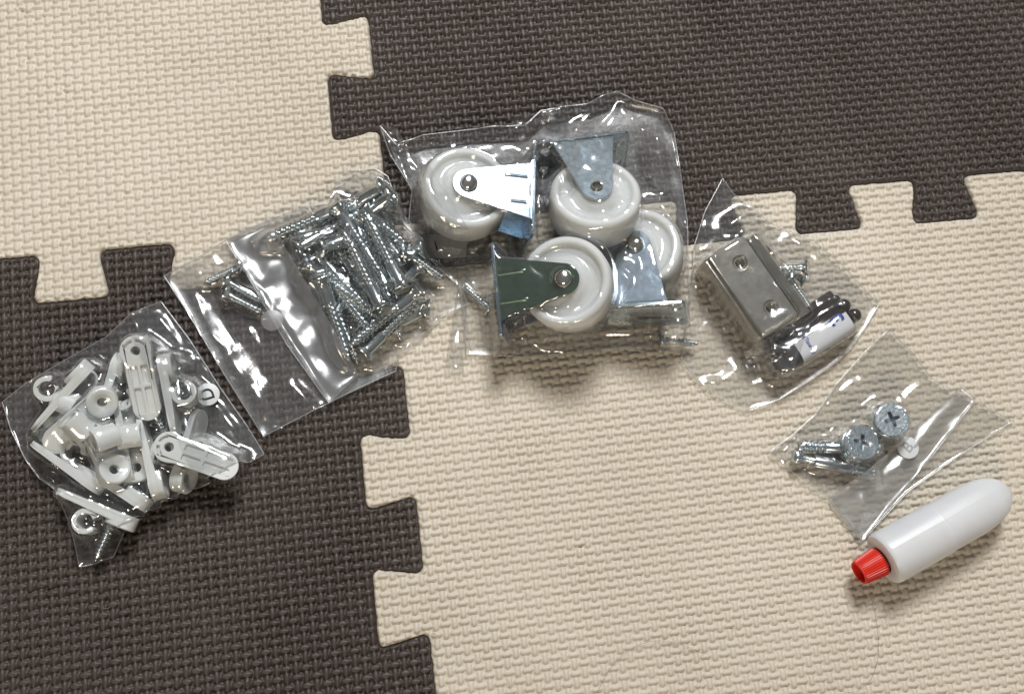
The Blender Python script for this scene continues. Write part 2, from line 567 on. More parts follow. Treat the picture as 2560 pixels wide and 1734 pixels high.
def make_tile(name, poly, paths, bounds, mat, seed, x0, y0, vert, hori, parent, label):
    a, b = 3.49, 3.30
    nx, ny = 9, 8
    bx0, by0, bx1, by1 = bounds
    xs = np.arange(math.floor((bx0 - x0) / a * nx), math.ceil((bx1 - x0) / a * nx) + 1) * a / nx + x0
    ys = np.arange(math.floor((by0 - y0) / b * ny), math.ceil((by1 - y0) / b * ny) + 1) * b / ny + y0
    X, Y = np.meshgrid(xs, ys, indexing='ij')
    # faces whose middle lies in the tile
    cx = (X[:-1, :-1] + X[1:, 1:]) / 2; cy = (Y[:-1, :-1] + Y[1:, 1:]) / 2
    near = (np.abs(cx) < 14) | (np.abs(cy) < 14)
    ins = np.zeros(cx.shape, bool)
    qx = {'TL': (-1, 1), 'TR': (1, 1), 'BL': (-1, -1), 'BR': (1, -1)}[seed[0]]
    ins[~near] = ((cx[~near] * qx[0] > 0) & (cy[~near] * qx[1] > 0))
    ins[near] = inside(cx[near], cy[near], poly)
    n, m = X.shape
    idx = np.arange(n * m).reshape(n, m)
    q = np.stack([idx[:-1, :-1], idx[1:, :-1], idx[1:, 1:], idx[:-1, 1:]], -1)[ins]
    used = np.zeros(n * m, bool); used[q.ravel()] = True
    x = X.ravel().copy(); y = Y.ravel().copy()
    nb = used & ((np.abs(x) < 14.5) | (np.abs(y) < 14.5))
    ii = np.nonzero(nb)[0]
    full = []
    dist = np.full(len(x), 99.0)
    dbest = np.full(len(ii), 1e9); px = x[ii].copy(); py = y[ii].copy()
    for pth in paths:
        d, ax, ay = seg_dist(x[ii], y[ii], pth)
        m_ = d < dbest
        dbest[m_] = d[m_]; px[m_] = ax[m_]; py[m_] = ay[m_]
    # boundary vertices = those in faces count < 4
    cnt = np.bincount(q.ravel(), minlength=n * m)
    isb = (cnt[ii] < 4) & (dbest < 1.2)
    x[ii[isb]] = px[isb]; y[ii[isb]] = py[isb]
    dist[ii] = dbest; dist[ii[isb]] = 0.0
    h = weave(x, y, a, b, x0, y0, vert[0], vert[1], hori[1], hori[0], seed[1], vh=vert[2], hh=hori[2], skew={'TL': 0.06, 'TR': 0.0, 'BL': -0.07, 'BR': -0.10}[seed[0]])
    if seed[0] in ('TL', 'BR'):
        h = np.where(h < 0, h * 0.55, h)
    # nicks and pressed-in pads
    rn = np.random.default_rng(seed[1] + 77)
    for _ in range(70):
        px_, py_ = rn.uniform(bx0, bx1), rn.uniform(by0, by1)
        ra, rb, an = rn.uniform(0.5, 1.6), rn.uniform(0.25, 0.6), rn.uniform(0, 3.14)
        sel_ = np.nonzero((np.abs(x - px_) < 5) & (np.abs(y - py_) < 5))[0]
        ux = (x[sel_] - px_) * math.cos(an) + (y[sel_] - py_) * math.sin(an)
        uy = -(x[sel_] - px_) * math.sin(an) + (y[sel_] - py_) * math.cos(an)
        h[sel_] -= 0.7 * np.exp(-(ux / (ra * 1.6)) ** 2 - (uy / rb) ** 2) * (1 if rn.random() < .8 else -0.6)
    # worn, slightly uneven surface
    h = h * (0.86 + 0.28 * lattice_noise(x + 900, y + 900, 17, seed[1] + 1)) + 0.35 * (lattice_noise(x + 900, y + 900, 45, seed[1] + 2) - .5)
    h += 0.10 * (lattice_noise(x + 900, y + 900, 0.9, seed[1] + 5) - .5) * np.clip(h, 0, 1)
    e = np.clip(dist / 1.7, 0, 1)
    edge = np.sqrt(np.clip(1 - (1 - e) ** 2, 0, 1))
    z = -0.9 + np.where(h > 0, h, h) * np.clip(dist / 1.0, 0, 1) - 1.5 * (1 - edge)
    # cut depth: dark walls going down
    V = np.stack([x, y, z], 1)
    # skirt
    ed = {}
    ed = np.concatenate([q[:, [0, 1]], q[:, [1, 2]], q[:, [2, 3]], q[:, [3, 0]]])
    key = np.minimum(ed[:, 0], ed[:, 1]).astype(np.int64) * (n * m) + np.maximum(ed[:, 0], ed[:, 1])
    uk, inv, c = np.unique(key, return_inverse=True, return_counts=True)
    be = ed[c[inv] == 1]
    bv = np.unique(be)
    mp = -np.ones(n * m, int); mp[bv] = np.arange(len(bv)) + n * m
    Vb = V[bv].copy(); Vb[:, 2] = -9.0
    sk = np.stack([be[:, 1], be[:, 0], mp[be[:, 0]], mp[be[:, 1]]], 1)
    V = np.concatenate([V, Vb]); q = np.concatenate([q, sk])
    # compact
    u, inv = np.unique(q.ravel(), return_inverse=True)
    o = quad_mesh(name, V[u], inv.reshape(-1, 4), mat, parent, True)
    o['label'] = label
    return o


floor = bpy.data.objects.new('floor', None)
C.objects.link(floor)
floor['kind'] = 'structure'
floor['label'] = 'play mat floor of cream and dark brown interlocking foam tiles'
VIEW = (-156, -211, 304, 131)
tiles = [
    ('TL', poly_TL, [s_vu, s_hl], (VIEW[0], -16, 16, VIEW[3]), M['cream'], 21, (1.14, 2.05, 0.66), (0.80, 2.1, 0.44), (-131.15, 112.37), 'cream foam tile at the upper left with interlocking teeth'),
    ('TR', poly_TR, [s_vu, s_hr], (-16, -16, VIEW[2], VIEW[3]), M['brown'], 22, (1.12, 2.1, 0.72), (0.80, 2.15, 0.50), (100.0, 80.0), 'dark brown foam tile at the upper right'),
    ('BL', poly_BL, [s_hl, s_vl], (VIEW[0], VIEW[1], 16, 16), M['brown'], 23, (1.10, 2.15, 0.74), (0.92, 2.15, 0.66), (-60.0, -100.0), 'dark brown foam tile at the lower left'),
    ('BR', poly_BR, [s_hr, s_vl, s_hl[iK:]], (-16, VIEW[1], VIEW[2], 16), M['cream'], 24, (1.10, 1.85, 0.58), (0.84, 2.05, 0.58), (182.9, -160.7), 'cream foam tile at the lower right with the glue bottle on it'),
]
for tag_, poly, paths, bnd, mt, sd, ver, hor, org, lab in tiles:
    make_tile('foam_tile', poly, paths, bnd, mt, (tag_, sd), org[0], org[1], ver, hor, floor, lab)
# beyond what is moulded in detail the tiles run on as plain sheets
def outer_sheet(x0, y0, x1, y1, mt):
    o = mesh('foam_tile_margin', [(x0, y0, -0.5), (x1, y0, -0.5), (x1, y1, -0.5), (x0, y1, -0.5)], [(0, 1, 2, 3)], mt, floor)
outer_sheet(-300, -9, VIEW[0], 300, M['cream']); outer_sheet(VIEW[0], VIEW[3], 8, 300, M['cream'])
outer_sheet(-300, -320, VIEW[0], -9, M['brown']); outer_sheet(VIEW[0], -320, 8, VIEW[1], M['brown'])
outer_sheet(8, VIEW[3], 390, 300, M['brown']); outer_sheet(VIEW[2], 9, 390, VIEW[3], M['brown'])
outer_sheet(VIEW[2], -320, 390, 9, M['cream']); outer_sheet(8, -320, VIEW[2], VIEW[1], M['cream'])
under = mesh('ground', [(-2500, -2500, -9.2), (2500, -2500, -9.2), (2500, 2500, -9.2), (-2500, 2500, -9.2)], [(0, 1, 2, 3)], M['wood'])
under['kind'] = 'structure'; under['label'] = 'plain wooden floor below the foam tiles'


# ------------------------------------------------------------------ screws
def cross_pts(r, w, n=0):
    return [(w, -r), (w, -w), (r, -w), (r, w), (w, w), (w, r), (-w, r), (-w, w), (-r, w), (-r, -w), (-w, -w), (-w, -r)]


def screw_parts(root, L, head_r, r_out, r_core, pitch, smooth_len, head_h, mat):
    """screw along +x, the flat face of the head at x = 0"""
    X = lambda V: np.stack([V[..., 2], V[..., 0], V[..., 1]], -1)
    # head: flat disc with a cross recess, then the cone
    cr = head_r * 0.50; cw = head_r * 0.15
    f = lambda v: (v[2], v[0], v[1])
    loops = [circ(0, 0, head_r * 0.985, 28), cross_pts(cr, cw)]
    pts = [p for l in loops for p in l]
    tris = tessellate_polygon([[Vector((p[0], p[1], 0)) for p in l] for l in loops])
    V = [(-0.0, p[0], p[1]) for p in pts]
    F = []
    for t in tris:
        a, b, c = [Vector(pts[i]) for i in t]
        F.append(tuple(t) if (b - a).cross(c - a) < 0 else (t[0], t[2], t[1]))
    n = len(V); k0 = 28
    cp = cross_pts(cr * 0.45, cw * 0.7)
    V += [(head_h * 0.75, p[0], p[1]) for p in cp]
    for i in range(12):
        F.append((k0 + i, k0 + (i + 1) % 12, n + (i + 1) % 12, n + i))
    F.append(tuple(n + i for i in range(12)))
    base = len(V)
    prof = [(head_r * 0.985, 0.0), (head_r, 0.15), (head_r * 0.97, 0.55), (head_r * 0.62, head_h * 0.72), (r_core * 1.28, head_h), (r_core * 1.28, head_h + smooth_len - .1), (r_core, head_h + smooth_len)]
    for (r, x) in prof:
        for p in circ(0, 0, r, 28):
            V.append((x, p[0], p[1]))
    for j in range(len(prof) - 1):
        for i in range(28):
            a = base + j * 28 + i; b = base + j * 28 + (i + 1) % 28
            F.append((a, b, b + 28, a + 28))
    hd = mesh('head', V, F, mat, root)
    smooth_by_angle(hd, 30)
    # thread: ridge that winds round the core and fades into the point
    x0 = head_h + smooth_len
    na = 14
    rings = int((L - x0) / pitch * 9)
    xs = np.linspace(x0, L, rings)
    a = np.linspace(0, 2 * np.pi, na, endpoint=False)
    Xg, A = np.meshgrid(xs, a, indexing='ij')
    ph = (Xg / pitch - A / (2 * np.pi)) % 1.0
    ridge = np.clip(1 - np.abs(ph - 0.5) * 3.6, 0, 1)
    tip = np.clip((L - Xg) / (L * 0.16), 0, 1) ** 0.8
    start = np.clip((Xg - x0) / 1.5, 0, 1)
    R = (r_core * (0.94 + 0.14 * (1 - start)) + (r_out - r_core) * ridge * start) * tip + 0.03
    G = np.stack([Xg, R * np.cos(A), R * np.sin(A)], -1)
    th = grid_mesh('threaded_shank', G, mat, root, cyc=True)
    return root


SG = {}


def screw(kind, label, head, tip, roll=0.0):
    """head, tip: points (mm) giving where the head sits and which way it points"""
    head = Vector(head); tip = Vector(tip)
    d = (tip - head).normalized()
    zz = Vector((math.sin(roll), 0.3, math.cos(roll)))
    if kind in SG:
        return copy_thing(SG[kind], label, head, d, zz)
    spec = {'long': dict(L=33.5, head_r=4.4, r_out=2.9, r_core=1.95, pitch=2.05, smooth_len=7.0, head_h=2.8),
            'short': dict(L=15.5, head_r=3.1, r_out=1.75, r_core=1.15, pitch=1.35, smooth_len=0.8, head_h=1.9),
            'medium': dict(L=16.5, head_r=3.4, r_out=2.05, r_core=1.25, pitch=1.5, smooth_len=1.0, head_h=2.1)}[kind]
    grp = {'long': 'long wood screws in the middle bag', 'short': 'short screws lying among the bracket and castor bags',
           'medium': 'small screws in the left hand bags'}[kind]
    o = empty('wood_screw' if kind == 'long' else 'small_screw', label, 'screw', head, d, zz, grp)
    screw_parts(o, mat=M['screw'], **spec)
    SG[kind] = o
    return o


bag_contents = {k: [] for k in 'DEFGHB'}

k2 = crop(380, 400, 2.1865)
# long screws: (label, head px, head z, tip px, tip z)
longs = [
    ("long screw along the heap's top edge, dark point to the left", (1010, 268), 9, (622, 436), 6),
    ('long screw near the heap top with its rim edge on beside the film loop', (1018, 262), 12, (1290, 690), 10),
    ('long bright screw in the middle with its round dark head low in the heap', (1256, 812), 13, (1050, 395), 15),
    ('long bright screw just right of the middle one, parallel to it', (1372, 696), 12, (1172, 305), 14),
    ('long screw half hidden between the two brightest ones, collar at its lower end', (1290, 715), 9, (1095, 300), 8),
    ('long screw whose cross head faces the viewer near the upper left of the heap', (916, 488), 13, (1330, 345), 6),
    ('long screw with tilted cross head at the left rim of the heap', (815, 478), 10, (1165, 270), 6),
    ('long dark screw at the left side pointing straight down', (925, 645), 12, (1075, 1095), 5),
    ('long screw with smooth bright collar at the left, above the dark upright one', (852, 558), 10, (1215, 905), 4),
    ('long screw in the lower middle parallel to its left neighbour', (968, 655), 7, (1190, 930), 6),
    ('long screw under the middle of the heap with only its thread showing', (905, 520), 7, (1210, 845), 8),
    ('long screw in the shadow of the heap pointing at the lower left tip', (960, 700), 4, (1115, 1090), 4),
    ('long screw along the lower right edge with its shiny neck at the upper end', (1455, 715), 9, (1090, 1005), 8),
    ('long screw at the bottom right whose head lies lowest of all', (1185, 1030), 5, (1470, 745), 7),
    ('long screw on top at the upper right, pale neck and head rightmost', (1238, 250), 12, (1020, 420), 5),
    ('long screw crossing the heap top just under the film loop', (1175, 205), 10, (960, 330), 4),
    ('long screw in the upper right that points down to the standing head', (1240, 345), 10, (1425, 500), 5),
    ('long screw deep in the right side of the heap with its head turned down', (1395, 505), 6, (1100, 560), 4),
    ('long screw at the bottom of the heap seen only as glints of thread', (1130, 470), 4, (1260, 900), 4),
    ('long screw low in the heap behind the lower bright collar', (1440, 800), 4, (1110, 720), 4),
    ('long screw buried under the left half of the heap', (1000, 840), 4, (1250, 560), 4),
]
longs += [
    ('long screw under the two brightest ones in the right half of the heap', (1330, 520), 5, (1190, 250), 6),
    ('long screw lying crosswise low behind the middle collar', (1060, 560), 3, (1390, 640), 3),
    ('long screw low at the upper left, beneath the one with the tilted head', (870, 420), 5, (1190, 330), 3),
    ('long screw low in the lower left with its tip near the bottom of the heap', (900, 700), 3, (1090, 1060), 2.5),
    ('long screw in the lower right lying under the two parallel ones', (1420, 850), 3, (1130, 1000), 3),
    ('long screw whose head shows as a dark ring just above the lower collar', (1345, 745), 6, (1230, 420), 4),
    ('long screw in the middle depth running from left rim to the lower collar', (890, 600), 9, (1150, 800), 7),
]
for lab, h, hz, t, tz in longs:
    A_, B_ = np.array(k2(h[0], h[1], hz)), np.array(k2(t[0], t[1], tz))
    ln_ = np.linalg.norm(B_ - A_)
    if abs(ln_ - 33.5) > 3:                     # keep the middle where the photo shows it
        A_ = (A_ + B_) / 2 - (B_ - A_) / ln_ * 33.5 / 2
    bag_contents['F'].append(screw('long', lab, A_, B_, random.random() * 3))
for i_, (h, t) in enumerate([((1180, 330), (1120, 620)), ((1290, 400), (1340, 660)), ((1010, 470), (1150, 720)), ((900, 640), (1040, 980)),
                              ((1060, 700), (1210, 950)), ((1240, 640), (1330, 900)), ((1400, 640), (1180, 860))]):
    A_, B_ = np.array(k2(*h, 2.9)), np.array(k2(*t, 2.9))
    ln_ = np.linalg.norm(B_ - A_)
    A_ = (A_ + B_) / 2 - (B_ - A_) / ln_ * 33.5 / 2
    bag_contents['F'].append(screw('long', 'long screw buried deep under the others in the heap of long screws', A_ + [0, 0, 1.5], B_, i_ * 0.7))
bag_contents['F'].append(screw('medium', 'screw pointing down right beside the standing oval head at the right of the heap', k2(1408, 520, 9), k2(1590, 650, 4)))
bag_contents['F'].append(screw('medium', 'screw with its oval head standing edge on at the right end of the heap', k2(1392, 492, 10), k2(1270, 508, 6)))
k6 = crop(500, 620, 6.0538)
bag_contents['E'] += [
    screw('medium', 'small screw alone on the cream tile edge pointing to the left under the film', k6(640, 260, 4), k6(110, 520, 2.5)),
    screw('medium', 'upper of two small screws lying side by side under the folded bag mouth', k6(385, 500, 4.5), k6(870, 775, 3)),
    screw('medium', 'lower of two small screws lying side by side with a bright beaded thread', k6(375, 690, 4.5), k6(945, 975, 3)),
]

# ------------------------------------------------------------------ white hook clips (left bag)
c1 = crop(0, 800, 2.421)


def clip_parts(root):
    m = M['clip']
    T = 3.3; W = 5.2; L = 31.0
    # front layer: tapers towards the tongue end
    outer = circ(5.5, 0, 5.5, 15, math.radians(70), math.radians(290), True) + [(9.5, -W * .92)] + \
        circ(L - 4.9, 0, 4.9, 13, math.radians(-85), math.radians(85), True) + [(9.5, W * .92)]

    def tap(v):
        x, y, z = v
        k = np.clip((x - 19) / 12.0, 0, 1)
        return (x, y, z * (1 - 0.45 * k) if z > 0 else z)
    pl = extrude('plate', outer, [circ(5.5, 0, 1.7, 14)], 1.1, T, m, root, tap, 0.3)
    pockets = [rrect(10.8, 0.55, 17.6, 3.1, 0.5, 3), rrect(10.8, -3.1, 17.6, -0.55, 0.5, 3),
               rrect(18.8, 0.55, 28.2, 3.1, 0.6, 3), rrect(18.8, -3.1, 28.2, -0.55, 0.6, 3)]
    arc1 = circ(5.5, 0, 4.3, 7, math.radians(115), math.radians(170), True) + circ(5.5, 0, 3.2, 7, math.radians(170), math.radians(115), True)
    arc2 = circ(5.5, 0, 4.3, 7, math.radians(190), math.radians(245), True) + circ(5.5, 0, 3.2, 7, math.radians(245), math.radians(190), True)
    extrude('ribbed_back', outer, [circ(5.5, 0, 1.7, 14)] + pockets + [arc1, arc2], 0.0, 1.1, m, root, None, 0.12)
    # raised collar with countersink
    lathe('screw_collar', [(1.7, T - .2), (1.75, T + .3), (3.7, T + 1.7), (5.1, T + 1.7), (5.5, T + 1.35), (5.5, T - .1)], m, root, 32,
          lambda V: V + np.array([5.5, 0, 0]))
    # the C shaped hook
    cx, cz, ro, ri = 16.4, T + 3.9, 4.5, 2.75
    o_ = []
    for a in np.linspace(-122, 142, 22):
        t = math.radians(a); o_.append((cx + ro * math.cos(t), cz + ro * math.sin(t)))
    e = math.radians(142); mx, mz = cx + (ro + ri) / 2 * math.cos(e), cz + (ro + ri) / 2 * math.sin(e)
    for a in np.linspace(142, 322, 7)[1:-1]:
        t = math.radians(a); o_.append((mx - .25 + 1.15 * math.cos(t), mz - .2 + 1.15 * math.sin(t)))
    for a in np.linspace(142, -150, 22):
        t = math.radians(a); o_.append((cx + ri * math.cos(t), cz + ri * math.sin(t)))
    o_ += [(cx - 3.6, T - .4), (cx - 1.2, T - .6)]
    extrude('hook', o_, [], -4.2, 4.2, m, root, lambda v: (v[0], v[2], v[1]), 0.25)
    return root


CLIP = []


def clip(label, hole_end, tip_end, mode, zc, z2=None):
    a = Vector(c1(hole_end[0], hole_end[1], zc)); b = Vector(c1(tip_end[0], tip_end[1], zc if z2 is None else z2))
    X = (b - a).normalized()
    up = Vector((0, 0, 1))
    side = up.cross(X).normalized()       # left of the direction of travel
    Zd = {'front': up, 'back': -up, 'left': side, 'right': -side,
          'frontleft': (up + side * .55), 'frontright': up - side * .55, 'leftup': side + up * .35, 'rightup': -side + up * .35}[mode]
    if not CLIP:
        o = empty('hook_clip', label, 'clip', a, X, Zd, 'white hook clips in the left bag')
        clip_parts(o)
        CLIP.append(o)
    else:
        o = copy_thing(CLIP[0], label, a, X, Zd)
    bag_contents['D'].append(o)
    return o


clip('white clip lying ribbed back up at the top of the left bag', (800, 95), (885, 510), 'back', 20, 13)
clip('white clip lying ribbed back up at the right side, partly under the bag flap', (932, 735), (1425, 905), 'back', 16, 14)
clip('white clip with its countersunk ring facing up and hook block below it, upper left', (690, 420), (300, 760), 'frontleft', 12.5, 10)
clip('white clip with its countersunk ring facing up in the lower middle', (715, 1000), (560, 650), 'frontright', 9.5, 11)
clip('white clip on its side at the upper left with the open hook to the left', (580, 285), (225, 660), 'rightup', 8)
clip('white clip on its side with its hook tucked behind the topmost clip', (715, 195), (630, 470), 'left', 7)
clip('white clip on its side at the upper right, hook open towards the round sticker', (955, 215), (1040, 655), 'left', 10)
clip('long white clip on its side at the lower left edge with the hook curling down', (600, 1060), (215, 775), 'right', 7)
clip('lowest white clip, on its side near the bottom corner with its hook below', (845, 1205), (350, 1010), 'left', 7)
clip('white clip on edge between the lowest clip and the ringed one', (885, 1165), (475, 900), 'right', 6)
clip('white clip on edge in the heap centre, hook open to the left', (835, 985), (740, 500), 'left', 6)
clip('white clip on edge at the lower right with its hook open upwards', (935, 1095), (865, 745), 'right', 8)
clip('white clip face in the centre under the brightest glare of the film', (850, 985), (800, 520), 'front', 4, 5)
clip('white clip on edge behind the right hand ribbed clip', (1050, 1035), (1190, 590), 'rightup', 5)
clip('white clip mostly hidden under the left side of the heap', (300, 760), (460, 480), 'front', 1.5)

sm = [((598, 575), 9, (740, 690), 6, 'small screw seen between the ringed clip and the centre of the left bag'),
      ((1075, 300), 6, (1160, 440), 4, 'faint small screw in the upper right of the left bag above the letter sticker'),
      ((925, 545), 9, (985, 660), 5, 'small screw with its head facing up in the middle of the left bag'),
      ((690, 1200), 7, (600, 1400), 5, 'small screw standing alone in the bottom corner of the left bag'),
      ((225, 660), 5, (300, 800), 3, 'small screw at the left edge of the heap of clips'),
      ((925, 1105), 4, (800, 1000), 3, 'small screw at the lower right of the heap with only the head rim showing'),
      ((1180, 520), 4, (1080, 640), 3, 'faint small screw below the letter sticker')]
for h, hz, t, tz, lab in sm:
    bag_contents['D'].append(screw('medium', lab, c1(h[0], h[1], hz), c1(t[0], t[1], tz), 0.7))


# ------------------------------------------------------------------ castors
def castor_parts(root, mats, dome=True, ribs=True):
    """wheel axis = z, fork opens towards +x, z = 0 at mid width"""
    side_m, top_m, in_m = mats
    Rw, hwid = 16.9, 7.2
    wheel = lathe('wheel', [(2.2, 8.4), (5.6, 8.2), (6.6, 7.4), (9.0, 5.6), (10.2, 5.2), (12.9, 5.2), (13.4, 5.5), (13.9, hwid - .5), (14.3, hwid - .1), (14.8, hwid),
                    (15.4, hwid), (16.3, hwid - .45), (Rw, hwid - 1.4), (Rw + .15, 0), (Rw, -hwid + 1.4), (16.4, -hwid + .45), (15.7, -hwid), (14.3, -hwid),
                    (13.8, -hwid + .5), (13.3, -4), (12.4, -3.1), (8.8, -3.0), (7.6, -3.6), (6.4, -6.8), (5.6, -8.2), (2.2, -8.4)], M['wheel'], root, 72)
    XF = 24.5; HF = 12.0; zt = 9.6; th = 1.1
    ar = 5.9
    out = circ(0, 0, ar, 17, math.radians(104), math.radians(256), True)
    out = out + [(XF, -HF), (XF, HF)]
    hole = [circ(0, 0, 2.0, 18)]
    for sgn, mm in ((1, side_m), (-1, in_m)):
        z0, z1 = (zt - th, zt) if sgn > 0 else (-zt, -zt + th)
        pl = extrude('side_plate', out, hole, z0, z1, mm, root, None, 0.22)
        # pressed ribs next to the fold
        if sgn > 0 and ribs:
            for yy in (-5.4, 5.4):
                t = np.linspace(-1, 1, 9)
                xx = np.linspace(XF - 11, XF - 0.4, 18)
                G = np.zeros((18, 9, 3))
                G[..., 0] = xx[:, None]
                G[..., 1] = yy + t[None, :] * 0.75
                hgt = 0.42 * np.cos(t * np.pi / 2)[None, :] * np.clip((xx - xx[0]) / 2.0, 0, 1)[:, None] ** .5
                G[..., 2] = zt + hgt - 0.01
                grid_mesh('pressed_rib', G, mm, pl)
    # mounting plate with slots, seen as the folded end
    yb, zb = 18.2, 10.4
    holes = []
    for sy in (-1, 1):
        for sz in (-1, 1):
            cx_, cz_ = sy * 14.6, sz * 5.0
            holes.append([(cx_ + 1.9 * math.cos(t), cz_ + 1.9 * math.sin(t)) for t in np.linspace(0, 2 * math.pi, 16, endpoint=False)])
    extrude('mounting_plate', rrect(-yb, -zb, yb, zb, 1.6, 4), holes, XF - 0.1, XF + 1.1, top_m, root, lambda v: (v[2], v[0], v[1]), 0.2)
    # quarter round folds joining side plates to the mounting plate
    for sgn in (1, -1):
        t = np.linspace(0, np.pi / 2, 7)
        yy = np.linspace(-HF, HF, 12)
        G = np.zeros((7, 12, 3))
        G[..., 0] = (XF - 1.0 + 2.15 * np.sin(t))[:, None]
        G[..., 1] = yy[None, :]
        G[..., 2] = sgn * (zt - 2.1 + 2.15 * np.cos(t))[:, None]
        grid_mesh('fold', G, side_m if sgn > 0 else in_m, root)
    # axle
    if dome:
        pr = [(3.5 * math.sin(a), zt + 0.35 + 2.5 * math.cos(a)) for a in np.linspace(0.02, math.pi / 2, 12)] + [(3.45, zt - .1)]
        lathe('rivet', pr, M['steel'], root, 32)
    else:
        lathe('rivet', [(1.45, zt - 5.5), (1.45, zt + .7), (1.6, zt + 1.05), (2.05, zt + 1.05), (2.35, zt + .5), (2.4, zt - .1)], M['steel'], root, 28)
        lathe('axle_core', [(0.01, zt - 2.0), (1.45, zt - 2.0)], M['steel'], root, 20)
    return root


def castor(label, rivet_px, fold_px, z_wheel, tilt_deg, mats, dome=True, roll=0.0, ribs=True):
    """tilt > 0: the axle end is higher than the fold end"""
    zc = z_wheel
    top = 9.6 * math.cos(math.radians(tilt_deg)) + 1
    A = np.array(P(rivet_px[0], rivet_px[1], zc + top)); B = np.array(P(fold_px[0], fold_px[1], zc + top))
    d = B - A; d[2] = 0; d /= np.linalg.norm(d)
    t = math.radians(tilt_deg)
    X = Vector((d[0] * math.cos(t), d[1] * math.cos(t), -math.sin(t)))
    Z = Vector((d[0] * math.sin(t), d[1] * math.sin(t), math.cos(t)))
    if roll:
        Z = Matrix.Rotation(math.radians(roll), 3, X) @ Z
    # rivet head seen at rivet_px: origin is 10.6 below it along Z
    O = Vector(A) + Vector((0, 0, zc + top - A[2])) - Z * 10.6
    o = empty('castor', label, 'castor wheel', O, X, Z, 'castors in the middle bag')
    castor_parts(o, mats, dome, ribs)
    bag_contents['G'].append(o)
    return o


# the left castor leans so that its plate mirrors the ceiling lamp
LT, LR = 6.2, -7.5
castor('left castor lying flat, its side plate glaring white in the light', (1172.5, 454.7), (1341, 467), 12.0, LT, (M['zinc_blue'], M['zinc_blue'], M['zinc_unlit']), True, LR)
castor('castor at the top with dull grey plate and hollow axle end', (1492, 462), (1466, 316), 21.5, 22.0, (M['zinc_unlit'], M['zinc_unlit'], M['zinc_blue_refl']), False, 0.0, False)
castor('front castor with a dark green reflection coloured into its side plate', (1406.6, 695.2), (1248, 706), 21.5, 18.0, (M['zinc_green_refl'], M['zinc_unlit'], M['zinc_blue_refl']), True)
castor('right hand castor lying under two others, its slotted plate at the bottom', (1586.4, 608), (1582, 768), 9.5, -9.0, (M['zinc_blue'], M['zinc_unlit'], M['zinc_unlit']), True, 18.0, False)
k4 = crop(1520, 520, 4.142)
bag_contents['G'].append(screw('short', 'short screw below the slotted plate of the right hand castor', k4(540, 1360, 5), k4(780, 1390, 4)))
k3 = crop(940, 220, 2.156)
bag_contents['G'].append(screw('short', 'dim short screw left of the green castor plate', k3(620, 1195, 3), k3(545, 1130, 2.5)))

# ------------------------------------------------------------------ L brackets, small screws, brown catch
kb = crop(1730, 540, 4.9185)


def bracket_parts(root, mt):
    L, W, H, t = 37.0, 15.8, 15.0, 1.5
    # top flange in xy (x along), holes countersunk
    hs = [(8.4, 8.6), (L - 8.0, 8.6)]
    outer = rrect(0, 0, L, W, 1.6, 4)
    outer2 = rrect(0, 1.2, L, W, 1.6, 4)
    extrude('top_flange', outer, [circ(x, y, 3.0, 24) for x, y in hs], -0.7, 0.0, mt, root, None, 0.18)
    extrude('flange_core', outer2, [circ(x, y, 1.9, 20) for x, y in hs], -t, -0.72, mt, root, None, 0.0)
    for x, y in hs:
        lathe('countersink', [(3.15, 0.06), (2.95, 0.03), (1.85, -1.3), (1.8, -2.6)], mt, root, 28, lambda V, x=x, y=y: V + np.array([x, y, 0]))
    extrude('side_flange', rrect(0, -H, L, 0.35, 1.4, 4), [circ(9, -9, 2.2, 18), circ(L - 9, -9, 2.2, 18)], -0.35, t - .35, mt, root, lambda v: (v[0], v[2], v[1] - 0.4), 0.25)
    return root


def bracket(label, a, d, b, z, lift=0.0, lean=0.0):
    """a: corner where side flange starts, d: the other end of that edge, b: corner across"""
    A = Vector(kb(a[0], a[1], z)); Dv = Vector(kb(d[0], d[1], z + lift)); B = Vector(kb(b[0], b[1], z))
    X = (Dv - A).normalized()
    Y = (B - A); Y = (Y - X * Y.dot(X)).normalized()
    Z = X.cross(Y)
    Z = Matrix.Rotation(math.radians(lean), 3, X) @ Z
    o = empty('angle_bracket', label, 'bracket', A, X, Z, 'angle brackets in the right hand bag')
    bracket_parts(o, M['nickel'])
    if Z.z < 0:
        print('bracket z flipped')
    bag_contents['H'].append(o)
    return o


bracket('top metal angle bracket with two countersunk holes facing up', (215, 495), (880, 1460), (640, 180), 17.5, 0.0, 3.0)
bracket('second metal angle bracket nested under the left edge of the top one', (165, 535), (830, 1500), (590, 220), 15.6, 0.0)
bracket('lowest metal angle bracket showing its holes at the right of the top one', (770, 215), (1435, 1150), (1155, -55), 14.5, 0.0, -58.0)

bag_contents['H'] += [
    screw('short', 'short screw with its cross head standing up at the right of the brackets', kb(1410, 632, 12), kb(1070, 640, 9)),
    screw('short', 'short screw with beaded thread beside the right edge of the top bracket', kb(1190, 760, 10), kb(1390, 1055, 9)),
    screw('short', 'short screw under the cross headed one, its tip hidden', kb(1390, 790, 7), kb(1180, 690, 6)),
]

kc = crop(1900, 700, 6.558)
a = Vector(kc(330, 1240, 8)); b = Vector(kc(1400, 560, 8))
catch = empty('magnetic_catch', 'dark brown plastic door catch with white printed liner, below the brackets', 'door catch', a, (b - a), (0, 0, 1))
Lc = (b - a).length


def pad(name, x0, x1, y0, y1, z0, z1, r, mt, parent, bv=1.0):
    return extrude(name, rrect(x0, y0, x1, y1, r, 5), [], z0, z1, mt, parent, None, bv)


